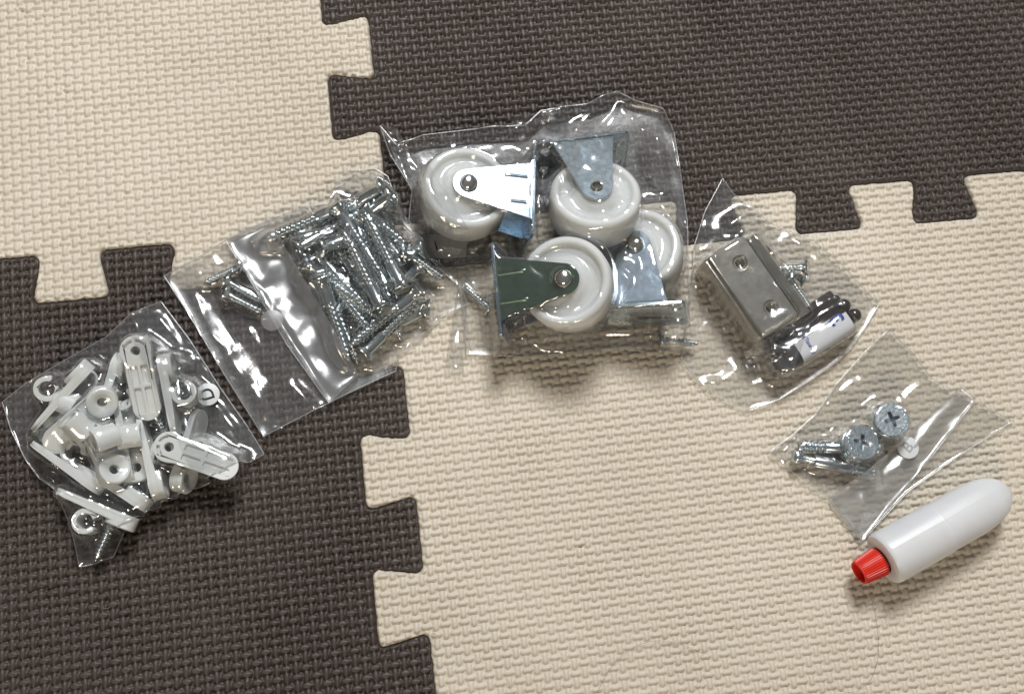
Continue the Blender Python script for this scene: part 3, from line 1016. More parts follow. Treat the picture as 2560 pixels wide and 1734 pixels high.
# housing = rounded bar lying along x
G = []
na = 26
xs_ = [0.0, 0.5, 1.4, 3, 8, 16, Lc - 6, Lc - 2.5, Lc - 1, Lc - .4]
rs_ = [0.72, 0.9, 0.98, 1, 1, 1, 1, .96, .88, .7]
for x, r in zip(xs_, rs_):
    row = []
    for i in range(na):
        t = 2 * math.pi * i / na
        cy, cz = math.cos(t), math.sin(t)
        k = (abs(cy) ** 3.2 + abs(cz) ** 3.2) ** (-1 / 3.2)
        row.append((x, -1.5 + 5.6 * r * k * cy, -1.0 + 5.6 * r * k * cz))
    G.append(row)
G = np.array(G)
housing = grid_mesh('housing', G, M['catch'], catch, cyc=True)
mesh('end_face', [tuple(p) for p in G[0]], [tuple(range(na))[::-1]], M['catch'], housing)
mesh('end_face', [tuple(p) for p in G[-1]], [tuple(range(na))], M['catch'], housing)
pad('rail', 4, Lc + 1.0, 3.6, 8.3, -6.0, 2.2, 1.2, M['catch'], catch, 0.8)
pad('mounting_plate', 9, Lc + 0.5, 7.2, 11.0, -6.4, 0.3, 1.0, M['catch_pale'], catch, 0.6)
pad('keeper', -4.5, 4.0, -6.3, 2.0, -7.0, 2.2, 1.5, M['catch'], catch, 0.9)
pad('slot', -3.2, 2.2, -4.6, -0.2, 1.6, 2.26, 0.4, M['ink'], catch, 0.0)  # black patch stands in for the shade inside a recess
for (x, y, r) in ((-0.5, 3.2, 2.6),):
    lathe('roller', [(0.01, 4.2), (1.2, 4.1), (2.2, 3.5), (2.6, 2.2), (2.6, -5)], M['catch'], catch, 24, lambda V, x=x, y=y: V + np.array([x, y, 0]))
for (x, y) in ((Lc + 1.2, 3.2), (Lc + 2.6, -2.2)):
    lathe('knob', [(0.01, 2.9), (1.2, 2.75), (2.3, 2.0), (2.75, 0.6), (2.75, -5)], M['catch'], catch, 24, lambda V, x=x, y=y: V + np.array([x, y, 0]))
# liner wrapped over the housing
t = np.radians(np.linspace(112, -28, 24))
xx = np.linspace(5.4, Lc - 1.6, 20)
G = np.zeros((20, 24, 3))
for i, x in enumerate(xx):
    for j, tt in enumerate(t):
        cy, cz = math.cos(tt), math.sin(tt)
        cy = -cy * 1.0
        k = (abs(cy) ** 3.2 + abs(cz) ** 3.2) ** (-1 / 3.2)
        G[i, j] = (x, -1.5 + 5.78 * k * cy, -1.0 + 5.78 * k * cz)
G[:, 16:, 2] -= 0.15
liner = grid_mesh('printed_liner', G, M['paper'], catch)
liner['label'] = 'white liner with blue print'


def text(name, s, size, loc, rot, mt, parent, ex=0.0, xs=1.0, offset=0.0):
    cu = bpy.data.curves.new(name, 'FONT')
    cu.body = s
    cu.size = size * S
    cu.align_x = 'CENTER'; cu.align_y = 'CENTER'
    cu.extrude = ex * S
    cu.offset = offset * S
    cu.materials.append(mt)
    o = bpy.data.objects.new(name, cu)
    C.objects.link(o)
    o.parent = parent
    me = bpy.data.meshes.new_from_object(o.evaluated_get(bpy.context.evaluated_depsgraph_get()))
    bpy.data.objects.remove(o)
    o = bpy.data.objects.new(name, me)
    C.objects.link(o)
    o.parent = parent
    o.location = Vector(loc) * S
    o.rotation_euler = rot
    o.scale = (xs, 1, 1)
    return o


zt_ = -1.0 + 5.78 + 0.04
text('logo_print', '3', 8.2, (Lc - 6.2, 0.2, zt_), (0, 0, math.radians(94)), M['ink_blue'], liner, 0.02, 1.0, 0.26)
text('line_print', 'ated Tissue Tap', 2.4, (10.5, -1.4, zt_), (0, 0, math.radians(-90)), M['ink_blue'], liner, 0.02, 0.62, 0.05)
bag_contents['H'].append(catch)

# ------------------------------------------------------------------ cam fittings (right hand small bag)
k5 = crop(1960, 980, 6.4556)


def camlock(label, px, z, X, Z, cut):
    o = empty('cam_lock', label, 'cam lock', k5(px[0], px[1], z), X, Z, 'cam locks in the small bag')
    R = 6.6
    cr = cross_pts(3.1, 0.72)
    lid = extrude('slotted_face', circ(0, 0, R, 48), [cr], -1.0, 0.0, M['cast'], o, None, 0.2)
    extrude('recess_floor', circ(0, 0, R * .8, 20), [], -2.6, -2.3, M['zinc_unlit'], o)  # floor coloured darker for the shade down in the cross
    # body with cut-away cam groove
    prof = [(R * .995, -1.0), (R * .93, -1.3), (R * .93, -3.0), (R * .99, -3.2)]
    lathe('rim', prof, M['cast'], o, 40)
    arc = circ(0, 0, R * .97, 30, math.radians(35), math.radians(300), True) + [(1.5, -1.0), (2.2, 2.0)]
    extrude('cam_body', arc, [], -8.6, -3.1, M['cast'], o, None, 0.2)
    extrude('base_disc', circ(0, 0, R * .95, 40), [], -10.4, -8.6, M['cast'], o, None, 0.3)
    # raised pips round the face
    for i in range(9):
        t = math.radians(160 + i * 16 + cut)
        lathe('pip', [(0.01, 0.22), (0.3, 0.16), (0.42, -0.05)], M['cast'], lid, 8, lambda V, t=t: V + np.array([5.2 * math.cos(t), 5.2 * math.sin(t), 0]))
    bag_contents['B'].append(o)
    return o


camlock('round cam lock nearest the letter sticker, dark cross slot', (1262, 805), 12.0, (math.cos(math.radians(-20)), math.sin(math.radians(-20)), 0), (-0.14, 0.20, 1), 0)
camlock('round cam lock at the upper right, leaning with its ribbed side showing', (1750, 435), 12.2, (math.cos(math.radians(12)), math.sin(math.radians(12)), 0), (0.10, 0.16, 1), 120)


def cam_bolt(label, A, B):
    A = Vector(A); B = Vector(B)
    o = empty('connecting_bolt', label, 'bolt', A, B - A, (0, 0, 1), 'connecting bolts in the small bag')
    X = lambda V: np.stack([V[..., 2], V[..., 0], V[..., 1]], -1)
    lathe('ball_head', [(0.01, 0), (1.5, .15), (2.5, 1.0), (2.75, 2.1), (2.4, 3.3), (1.4, 4.1), (1.3, 4.3)], M['cast'], o, 28, X)
    lathe('neck', [(1.35, 4.1), (1.35, 8.8), (1.5, 9.0)], M['cast'], o, 24, X)
    lathe('sleeve', [(1.4, 8.7), (2.3, 8.8), (2.45, 9.1), (2.45, 22.6), (2.2, 23.0), (1.6, 23.1)], M['zinc'], o, 32, X)
    xs = np.linspace(23, 33, 56); aa = np.linspace(0, 2 * np.pi, 16, endpoint=False)
    Xg, Ag = np.meshgrid(xs, aa, indexing='ij')
    ph = (Xg / 2.2 - Ag / (2 * np.pi)) % 1
    R = 1.75 + 0.9 * np.clip(1 - np.abs(ph - .5) * 3.4, 0, 1)
    R *= np.clip((33.2 - Xg) / 1.5, 0, 1) ** .5
    grid_mesh('thread', np.stack([Xg, R * np.cos(Ag), R * np.sin(Ag)], -1), M['cast'], o, cyc=True)
    bag_contents['B'].append(o)
    return o


cam_bolt('front connecting bolt with its ball head at the left', k5(125, 1030, 3.6), k5(1500, 1320, 3.2))
cam_bolt('rear connecting bolt pointing its coarse thread to the left under the cam lock', k5(1590, 925, 4.2), k5(290, 870, 4.0))

# ------------------------------------------------------------------ glue bottle
kg = crop(2100, 1160, 4.9196)
gA = Vector(kg(520, 1180, 9.6)); gB = Vector(kg(2075, 305, 9.0))
gx = (gB - gA); Lb = gx.length
bottle = empty('glue_bottle', 'small white glue bottle with a red ribbed cap lying on the cream tile', 'bottle', gA, gx, (0, 0, 1))
na = 180
prof = [(0.0, 5.0), (0.05, 6.6), (0.12, 8.4), (0.5, 9.4), (1.2, 9.85), (2.2, 10.0)]
prof += [(x, 10.0) for x in np.linspace(4, 25.0, 8)]
prof += [(25.35, 10.0), (25.6, 9.75), (26.0, 9.72)]
for s_ in np.linspace(0, 1, 24):
    x = 26.5 + (Lb - 26.5) * (1 - (1 - s_) ** 1.6)
    tt = (x - 26.5) / (Lb - 26.5)
    prof.append((x, 9.72 * max(0.02, (1 - tt ** 4.2)) ** 0.5))
G = np.zeros((len(prof), na, 3))
for i, (x, r) in enumerate(prof):
    for j in range(na):
        t = 2 * math.pi * j / na
        cy, cz = math.cos(t), math.sin(t)
        fl = max(0.0, (x - 26) / (Lb - 26))
        if 2 < x < Lb - 3:
            w_ = (t - math.radians(70)) * r
            r_ = r + 0.09 * math.exp(-(w_ / 0.4) ** 2)
        else:
            r_ = r
        ry = r_ * (1 + 0.05 * fl); rz = r_ * (0.97 - 0.18 * fl)
        G[i, j] = (x, ry * cy, rz * cz - 0.6 * fl)
body = grid_mesh('bottle_body', G, M['tube'], bottle, cyc=True)
smooth_by_angle(body, 30)
# cap: ribbed truncated cone with an open end
cap_prof = [(-0.2, 4.8, 0), (-0.5, 5.25, 1), (-1.2, 5.35, 1), (-8.2, 4.65, 1), (-9.6, 4.55, .4), (-10.2, 4.35, 0), (-10.35, 4.0, 0), (-10.0, 3.7, 0), (-6.0, 3.4, 0), (-5.9, 0.02, 0)]
nc = 144
G = np.zeros((len(cap_prof), nc, 3))
for i, (x, r, w) in enumerate(cap_prof):
    for j in range(nc):
        t = 2 * math.pi * j / nc
        rr = r + w * 0.16 * (1 if (j % 4) < 2 else -1)
        G[i, j] = (x, rr * math.cos(t), rr * math.sin(t) - 0.8)
cap_o = grid_mesh('cap', G, M['cap'], bottle, cyc=True)
smooth_by_angle(cap_o, 30)
lathe('neck', [(4.2, -0.6), (4.2, 0.3)], M['tube'], bottle, 30, lambda V: np.stack([V[..., 2], V[..., 0], V[..., 1] - .8], -1))


# ------------------------------------------------------------------ clear bags
bpy.context.view_layer.update()


def height_field(things, x0, y0, x1, y1, step=1.0, extra=None):
    vs_, fs = [], []
    k = 0
    for th_ in things:
        for ob in [th_] + list(th_.children_recursive):
            if ob.type != 'MESH': continue
            m_ = np.array(ob.matrix_world)
            nv = len(ob.data.vertices)
            co = np.empty(nv * 3, np.float32); ob.data.vertices.foreach_get('co', co)
            co = co.reshape(-1, 3) @ m_[:3, :3].T + m_[:3, 3]
            vs_.append(co / S)
            fs += [tuple(i + k for i in p.vertices) for p in ob.data.polygons]
            k += nv
    xs = np.arange(x0, x1 + step, step); ys = np.arange(y0, y1 + step, step)
    H = np.zeros((len(xs), len(ys)))
    if vs_:
        V = np.concatenate(vs_)
        bvh = BVHTree.FromPolygons([tuple(map(float, v)) for v in V], fs)
        for i, x in enumerate(xs):
            for j, y in enumerate(ys):
                r = bvh.ray_cast((x, y, 200.0), (0, 0, -1))
                if r[0] is not None: H[i, j] = max(0.0, r[0].z)
    # dilate so edges are cleared
    D = H.copy()
    for dx in (-1, 0, 1):
        for dy in (-1, 0, 1):
            D = np.maximum(D, np.roll(np.roll(H, dx, 0), dy, 1) - 0.15 * (abs(dx) + abs(dy)))
    return xs, ys, D


def blur(H, k):
    for _ in range(k):
        Hp = np.pad(H, 1, mode='edge')
        H = (Hp[1:-1, 1:-1] * 2 + Hp[2:, 1:-1] + Hp[:-2, 1:-1] + Hp[1:-1, 2:] + Hp[1:-1, :-2]) / 6
    return H


def sample(xs, ys, H, x, y):
    fx = np.clip((x - xs[0]) / (xs[1] - xs[0]), 0, len(xs) - 1.001)
    fy = np.clip((y - ys[0]) / (ys[1] - ys[0]), 0, len(ys) - 1.001)
    ix = fx.astype(int); iy = fy.astype(int); tx = fx - ix; ty = fy - iy
    return (H[ix, iy] * (1 - tx) + H[ix + 1, iy] * tx) * (1 - ty) + (H[ix, iy + 1] * (1 - tx) + H[ix + 1, iy + 1] * tx) * ty


def resample(pts, n):
    p = np.array(pts, float)
    d = np.r_[0, np.cumsum(np.hypot(*(np.diff(p[:, :2], axis=0).T)))]
    t = np.linspace(0, d[-1], n)
    return np.stack([np.interp(t, d, p[:, k]) for k in range(p.shape[1])], 1)


def coons(top, right, bottom, left, step):
    """four side polylines (x, y, z): top a->b, right b->c, bottom d->c, left a->d"""
    ln = lambda p: np.sum(np.hypot(*(np.diff(np.array(p)[:, :2], axis=0).T)))
    n = int(max(ln(top), ln(bottom)) / step) + 1
    m = int(max(ln(left), ln(right)) / step) + 1
    T = resample(top, n); B = resample(bottom, n); L = resample(left, m); R = resample(right, m)
    s = np.linspace(0, 1, n)[:, None, None]; t = np.linspace(0, 1, m)[None, :, None]
    G = (1 - t) * T[:, None] + t * B[:, None] + (1 - s) * L[None] + s * R[None]
    G -= (1 - s) * (1 - t) * T[0] + s * (1 - t) * T[-1] + (1 - s) * t * B[0] + s * t * B[-1]
    return G


def drape(G0, hf, slack, iters, seed, amp=1.2, smooth_env=10, stiff=0.35, gravity=0.02, clear=0.3, noise_cell=7.0):
    """lay a sheet that is a little too long over its contents and let it buckle"""
    xs, ys, H = hf
    r = np.random.default_rng(seed)
    X = G0[..., 0]; Y = G0[..., 1]
    Hs = sample(xs, ys, H, X, Y) + clear
    env = Hs.copy()
    for _ in range(smooth_env):
        env = np.maximum(blur(env, 3), Hs)
    env = np.maximum(blur(env, 4), Hs)
    Pz = G0.copy()
    rim = G0[..., 2].copy()
    Pz[..., 2] = np.maximum(env, rim)
    # rest lengths from the smooth drape, plus slack
    base = Pz.copy(); base[..., 2] = blur(base[..., 2], 4)
    n, m = X.shape
    pinned = np.zeros((n, m), bool); pinned[0, :] = pinned[-1, :] = pinned[:, 0] = pinned[:, -1] = True
    Pz[pinned, 2] = rim[pinned]
    sl = 1 + slack * (0.4 + 1.2 * lattice_noise(X + 500, Y + 500, 22, seed + 9))
    def rest(a, b, s): return np.linalg.norm(base[b] - base[a], axis=-1) * s
    S_ = slice
    links = []
    for dx, dy, st in ((1, 0, 1.0), (0, 1, 1.0), (1, 1, 0.6), (1, -1, 0.6), (2, 0, stiff), (0, 2, stiff), (4, 0, stiff * .5), (0, 4, stiff * .5)):
        if dy >= 0:
            a = (S_(0, n - dx), S_(0, m - dy)); b = (S_(dx, n), S_(dy, m))
        else:
            a = (S_(0, n - dx), S_(-dy, m)); b = (S_(dx, n), S_(0, m + dy))
        links.append((a, b, rest(a, b, sl[a]), st, dx, dy))
    nz = (lattice_noise(X + 800, Y + 800, noise_cell, seed) - .5) + 0.6 * (lattice_noise(X + 800, Y + 800, noise_cell * .4, seed + 3) - .5)
    Pz[..., 2] += np.where(pinned, 0, amp * np.abs(nz) * 1.5)
    free = (~pinned)[..., None].astype(float)
    prev = Pz.copy()
    for it in range(iters):
        acc = np.zeros_like(Pz); cnt = np.full((n, m, 1), 1e-6)
        for a, b, L0, st, dx, dy in links:
            d = Pz[b] - Pz[a]
            l = np.sqrt((d * d).sum(-1)) + 1e-9
            e = (l - L0) / l
            if max(dx, abs(dy)) > 1:
                e = np.minimum(e, 0.0)          # long links only push: they resist bending
            c = d * (0.5 * e * st)[..., None]
            acc[a] += c; acc[b] -= c
            cnt[a] += st; cnt[b] += st
        Pz += free * acc / cnt * 1.5
        vel = (Pz - prev) * 0.6
        vel = np.clip(vel, -0.3, 0.3)
        prev = Pz.copy()
        Pz += free * vel * 0.5
        Pz[..., 2] -= free[..., 0] * gravity
        if it % 3 == 0 or it > iters - 5:
            Hs = sample(xs, ys, H, Pz[..., 0], Pz[..., 1]) + clear
            Pz[..., 2] = np.where(pinned, Pz[..., 2], np.maximum(Pz[..., 2], Hs))
    return Pz


def crumple(V, seed, slope=0.16, scale=1.0, hf=None, clear=0.3, rim=2.5, mask=0.45):
    """press flat facets and sharp creases into a sheet"""
    r = np.random.default_rng(seed)
    X, Y = V[..., 0], V[..., 1]
    n, m = X.shape
    wx = 3.0 * (lattice_noise(X + 700, Y + 700, 13 * scale, seed + 21) - .5) + 1.2 * (lattice_noise(X + 700, Y + 700, 5 * scale, seed + 22) - .5)
    wy = 3.0 * (lattice_noise(X + 700, Y + 700, 13 * scale, seed + 23) - .5) + 1.2 * (lattice_noise(X + 700, Y + 700, 5 * scale, seed + 24) - .5)
    z = np.zeros_like(X)
    for k in range(9):
        a = r.uniform(0, math.pi)
        lam = r.uniform(6, 26) * scale
        ph = r.uniform(0, lam)
        u = ((X + wx) * math.cos(a) + (Y + wy) * math.sin(a) + ph) / lam
        f = np.abs((u % 1.0) - 0.5) * 2            # 0 at the crease, 1 between
        f = np.clip(f, 0.06, 1)
        k_ = np.clip((lattice_noise(X + 600, Y + 600, 20 * scale, seed + 31 + k) - mask) * 5, 0, 1)
        z += (f - 0.5) * lam * 0.5 * slope * r.uniform(0.4, 1.0) * k_ * (1 if r.random() < .6 else -1)
    i = np.arange(n)[:, None]; j = np.arange(m)[None, :]
    st = np.hypot(*(V[1, 0, :2] - V[0, 0, :2])) + 1e-6
    e = np.minimum(np.minimum(i, n - 1 - i), np.minimum(j, m - 1 - j)) * st
    z *= np.clip(e / rim, 0, 1)
    V = V.copy()
    V[..., 2] += z
    if hf is not None:
        V[..., 2] = np.maximum(V[..., 2], sample(hf[0], hf[1], hf[2], X, Y) + clear)
    V[..., 2] = np.maximum(V[..., 2], 0.3)
    return V


def soften(V, hf, k, clear=0.3):
    V = V.copy()
    z = blur(V[..., 2], k)
    for sl_ in (np.s_[0, :], np.s_[-1, :], np.s_[:, 0], np.s_[:, -1]):
        z[sl_] = V[..., 2][sl_]
    V[..., 2] = np.maximum(z, np.minimum(V[..., 2], blur(sample(hf[0], hf[1], hf[2], V[..., 0], V[..., 1]), 2) + clear))
    return V


def ridges(V, lines):
    """raise rounded folds along traced lines: (points in displayed pixels, height, half width)"""
    V = V.copy()
    for pts, h, w in lines:
        path = resample([tuple(P(p[0] * 1.10155, p[1] * 1.10155, 2.0)[:2]) for p in pts], 60)
        X, Y = V[..., 0], V[..., 1]
        best = np.full(X.shape, 1e9); tb = np.zeros(X.shape)
        for i, (x, y) in enumerate(path):
            d = (X - x) ** 2 + (Y - y) ** 2
            mk = d < best
            best[mk] = d[mk]; tb[mk] = i / 59.0
        d = np.sqrt(best)
        tp = np.clip(np.sin(np.pi * np.clip(tb, 0.03, 0.97)) * 2.2, 0, 1) * (0.85 + 0.3 * lattice_noise(X + 333, Y + 333, 6.0, 77))
        V[..., 2] += h * tp * np.exp(-np.abs(d / (w * 1.7)) ** 1.7)
    return V


def side(pts, z=1.2, f=None):
    """side of a bag given in displayed pixels (2324 wide) with optional per point height"""
    o = []
    for p in pts:
        zz = p[2] if len(p) > 2 else z
        q = P(p[0] * 1.10155, p[1] * 1.10155, zz)
        o.append((q[0], q[1], zz))
    return o


def bag_root(label, at):
    return empty('plastic_bag', label, 'plastic bag', at, (1, 0, 0), (0, 0, 1))


def to_local(o, V):
    return V - np.array(o.matrix_world.translation) / S


def make_bag(key, label, top, right, bottom, left, slack, seed, step=0.75, iters=260, zr=1.2, under_z=0.35, slope=0.16, cs=1.0, lines=(), **kw):
    G0 = coons(side(top, zr), side(right, zr), side(bottom, zr), side(left, zr), step)
    x0, y0 = G0[..., 0].min() - 3, G0[..., 1].min() - 3
    x1, y1 = G0[..., 0].max() + 3, G0[..., 1].max() + 3
    hf = height_field(bag_contents[key], x0, y0, x1, y1)
    cen = G0.reshape(-1, 3).mean(0); cen[2] = 0
    root = bag_root(label, cen)
    bpy.context.view_layer.update()
    V = drape(G0, hf, slack, iters, seed, **kw)
    V = soften(V, hf, 3)
    V = soften(ridges(crumple(V, seed, slope, cs, hf), lines), hf, 2)
    grid_mesh('film_front', to_local(root, V), M['film'], root)
    Gb = coons(side(top, zr), side(right, zr), side(bottom, zr), side(left, zr), step * 3)
    w = lattice_noise(Gb[..., 0] + 500, Gb[..., 1] + 500, 9, seed + 50)
    zin = under_z + 0.5 * w
    e = np.ones(zin.shape); e[0, :] = e[-1, :] = e[:, 0] = e[:, -1] = 0
    Gb[..., 2] = np.where(e > 0, zin, Gb[..., 2])
    grid_mesh('film_back', to_local(root, Gb), M['film_low'], root)
    # welded edge all round
    ring = np.concatenate([V[:, 0], V[-1, 1:], V[-2::-1, -1], V[0, -2:0:-1]])
    nx_ = np.roll(ring, -1, 0) - np.roll(ring, 1, 0)
    nx_[:, 2] = 0
    nx_ /= np.linalg.norm(nx_, axis=1)[:, None] + 1e-9
    side_ = np.stack([-nx_[:, 1], nx_[:, 0], np.zeros(len(ring))], 1)
    T = np.stack([ring + side_ * 0.22 * math.cos(a_) + np.array([0, 0, 0.2 * math.sin(a_)]) for a_ in np.linspace(0, 2 * math.pi, 6, endpoint=False)], 1)
    T = np.concatenate([T, T[:1]])
    grid_mesh('welded_edge', to_local(root, T), M['film_milky'], root, cyc=True)
    return root, V, hf


def film_height(V, x, y):
    d = (V[..., 0] - x) ** 2 + (V[..., 1] - y) ** 2
    i = np.unravel_index(np.argmin(d), d.shape)
    i0 = max(1, min(V.shape[0] - 2, i[0])); j0 = max(1, min(V.shape[1] - 2, i[1]))
    return V[i0 - 1:i0 + 2, j0 - 1:j0 + 2, 2].max()


def flap(root, a, b, c, d, z, seed, slack=0.02, name='folded_mouth', slope=0.14, cs=0.8, lines=(), bulge=0.0, amp=0.8, zfun=None, mt=None, step=0.7, iters=200, rim=None):
    """a strip of film folded over the bag; corners in displayed pixels"""
    G0 = coons(side([a, b], z), side([b, c], z), side([d, c], z), side([a, d], z), step)
    x0, y0 = G0[..., 0].min() - 3, G0[..., 1].min() - 3
    x1, y1 = G0[..., 0].max() + 3, G0[..., 1].max() + 3
    xs = np.arange(x0, x1 + 1, 1.0); ys = np.arange(y0, y1 + 1, 1.0)
    H = np.zeros((len(xs), len(ys)))
    if zfun is not None:
        V = zfun
        cell = {}
        vx = V[..., 0].ravel(); vy = V[..., 1].ravel(); vz = V[..., 2].ravel()
        ix = np.clip(((vx - x0)).astype(int), -1, len(xs)); iy = np.clip(((vy - y0)).astype(int), -1, len(ys))
        ok = (ix >= 0) & (ix < len(xs)) & (iy >= 0) & (iy < len(ys)) & (vx >= x0) & (vy >= y0)
        np.maximum.at(H, (ix[ok], iy[ok]), vz[ok])
        H = np.maximum(H, blur(H, 2))
    rimz = sample(xs, ys, H, G0[..., 0], G0[..., 1]) + 0.5
    G0[..., 2] = np.maximum(G0[..., 2], rimz)
    V = drape(G0, (xs, ys, H), slack, iters, seed, amp=amp, clear=0.4)
    if bulge:
        s_ = np.linspace(0, 1, V.shape[0])[:, None]
        V[..., 2] += bulge * 4 * s_ * (1 - s_)
    V = soften(V, (xs, ys, H), 3)
    V = soften(ridges(crumple(V, seed, slope, cs, (xs, ys, H), 0.4, 0.8), lines), (xs, ys, H), 1)
    grid_mesh(name, to_local(root, V), mt or M['film_flap'], root)
    return V


def sticker(root, px, z, r, letter, ang, mt_ink, size, tilt=(0, 0, 1), mt=None):
    q = P(px[0], px[1], z)
    s = lathe('sticker', [(0.01, 0.10), (r * .98, 0.10), (r, 0.05), (r, 0.0)], mt or M['sticker'], root, 40)
    loc = to_local(root, np.array(q))
    s.location = Vector(loc) * S
    s.rotation_mode = 'QUATERNION'
    s.rotation_quaternion = Vector((0, 0, 1)).rotation_difference(Vector(tilt))
    if letter:
        text('letter', letter, size, (0, 0, 0.14), (0, 0, math.radians(ang)), mt_ink, s, 0.01, 1.0, 0.10)
    return s


# bag with the clips
rD, VD, hD = make_bag('D', 'clear bag of white hook clips at the far left with a letter D sticker',
    top=[(5, 912), (60, 868), (150, 815), (240, 765), (296, 712), (365, 684)],
    right=[(365, 684), (430, 770), (500, 880), (560, 965), (600, 1030)],
    bottom=[(180, 1285), (225, 1277), (258, 1262), (274, 1225), (285, 1198), (380, 1140), (470, 1098), (540, 1062), (600, 1030)],
    left=[(5, 912), (25, 975), (60, 1045), (90, 1085), (128, 1110), (150, 1160), (168, 1225), (180, 1285)],
    slack=0.035, seed=101, iters=300, amp=1.6,
    lines=[([(30, 960), (90, 1060), (140, 1140), (200, 1230), (222, 1262)], 1.6, 1.3), ([(60, 1000), (110, 1075), (170, 1165), (235, 1255)], 1.2, 1.0)])
VDf = flap(rD, (294, 710), (366, 685), (600, 1031), (456, 1085), 2.0, 102, 0.018, zfun=VD, bulge=1.2, slope=0.10,
    lines=[([(345, 700), (395, 765), (440, 830), (475, 880)], 1.4, 1.5), ([(480, 905), (520, 960), (560, 1020)], 1.0, 1.0)])
sticker(rD, (520, 985), film_height(VDf, *P(520, 985, 8)[:2]) + 0.5, 4.2, 'D', 103, M['ink'], 6.4, (0.05, 0.0, 1))

# bag with the three small screws
rE, VE, hE = make_bag('E', 'flat clear bag holding three small screws, right of the clip bag',
    top=[(372, 626), (440, 590), (512, 545), (600, 508), (700, 470)],
    right=[(700, 470), (790, 600), (840, 740), (880, 850)],
    bottom=[(598, 990), (690, 942), (780, 897), (880, 850)],
    left=[(372, 626), (430, 715), (510, 850), (598, 990)],
    slack=0.016, seed=111, iters=220, amp=0.9, zr=1.4, slope=0.13, cs=1.8,
    lines=[([(490, 785), (540, 835), (580, 880), (625, 960)], 2.2, 3.0), ([(432, 650), (455, 700), (480, 760), (520, 800)], 1.0, 0.8), ([(555, 735), (590, 790), (620, 850)], 0.9, 0.8), ([(640, 860), (690, 905), (760, 975)], 1.2, 1.2)])
flap(rE, (372, 624), (440, 588), (640, 970), (598, 992), 2.2, 112, 0.012, zfun=VE, amp=0.7, bulge=1.0, slope=0.08)

# bag with the long screws
rF, VF, hF = make_bag('F', 'clear plastic bag stuffed with long wood screws left of the castors',
    top=[(512, 546), (600, 503), (690, 470), (745, 462), (757, 425), (800, 388), (850, 382), (880, 400), (902, 460), (905, 505)],
    right=[(905, 505), (960, 560), (1010, 610), (1050, 655), (1060, 690)],
    bottom=[(746, 914), (800, 885), (860, 858), (898, 842), (905, 805), (965, 755), (1000, 720), (1060, 690)],
    left=[(512, 546), (570, 640), (650, 780), (746, 914)],
    slack=0.03, seed=121, iters=300, amp=1.2, slope=0.10,
    lines=[([(800, 560), (830, 640), (855, 700)], 1.2, 1.0), ([(735, 690), (760, 780), (790, 860)], 1.2, 1.5)])
VFf = flap(rF, (512, 544), (610, 500), (815, 850), (748, 915), 3.0, 122, 0.03, zfun=VF, amp=1.4, slope=0.16, cs=1.2, bulge=1.6, mt=M['film_milky'],
    lines=[([(530, 560), (600, 660), (680, 780), (750, 890)], 1.5, 1.4)])
sticker(rF, (680, 800), 3.6, 4.1, None, 0, M['ink'], 1, (0, 0, 1), M['sticker_faint'])
sticker(rF, (777, 813), film_height(VF, *P(777, 813, 5)[:2]) + 0.6, 4.3, None, 0, M['ink'], 1, (0.03, 0, 1), M['sticker_faint'])

# bag with the castors
rG, VG, hG = make_bag('G', 'large crumpled clear bag holding four white castors in the middle',
    top=[(862, 284, 4), (900, 330, 4), (960, 306, 5), (1080, 292, 6), (1190, 285, 6), (1228, 250, 5), (1300, 240, 4), (1335, 236, 4), (1400, 206, 4), (1440, 226, 3), (1505, 244, 2)],
    right=[(1505, 246, 3), (1530, 300), (1545, 400), (1560, 500), (1562, 600), (1566, 690), (1545, 790)],
    bottom=[(1058, 802), (1130, 806), (1230, 812), (1330, 800), (1420, 792), (1480, 800), (1545, 790)],
    left=[(862, 284, 4), (885, 350, 2), (935, 430), (928, 500), (975, 590), (1045, 655), (1055, 730), (1058, 802)],
    slack=0.045, seed=131, iters=340, amp=2.2, step=0.8, noise_cell=9.0, slope=0.36, cs=1.2,
    lines=[([(1280, 330), (1330, 270), (1390, 215)], 2.5, 1.6), ([(1440, 300), (1500, 330), (1540, 400)], 2.0, 1.4), ([(1420, 260), (1470, 300), (1500, 350)], 2.0, 1.3), ([(905, 310), (940, 390), (985, 470), (1010, 520)], 2.0, 1.6), ([(930, 560), (1000, 600), (1050, 660)], 1.8, 1.4), ([(1215, 300), (1225, 380), (1240, 460)], 2.0, 1.3), ([(1530, 480), (1545, 580), (1540, 680)], 1.6, 1.3), ([(1080, 290), (1150, 310), (1195, 300)], 1.6, 1.3), ([(1270, 440), (1330, 480), (1420, 530), (1500, 560)], 2.0, 1.3), ([(1250, 250), (1320, 232), (1370, 220)], 1.6, 1.2), ([(1370, 300), (1400, 260), (1425, 228)], 1.6, 1.3)])
flap(rG, (862, 282), (900, 292), (1065, 560), (1010, 600), 4.0, 132, 0.03, zfun=VG, amp=1.2)
flap(rG, (1040, 640), (1064, 652), (1052, 846), (1010, 832), 3.0, 133, 0.01, name='folded_strip', zfun=VG, amp=0.5)
flap(rG, (1160, 270), (1290, 235), (1300, 470), (1200, 520), 5.0, 134, 0.04, zfun=VG, amp=2.0, name='crumpled_fold', mt=M['film'])

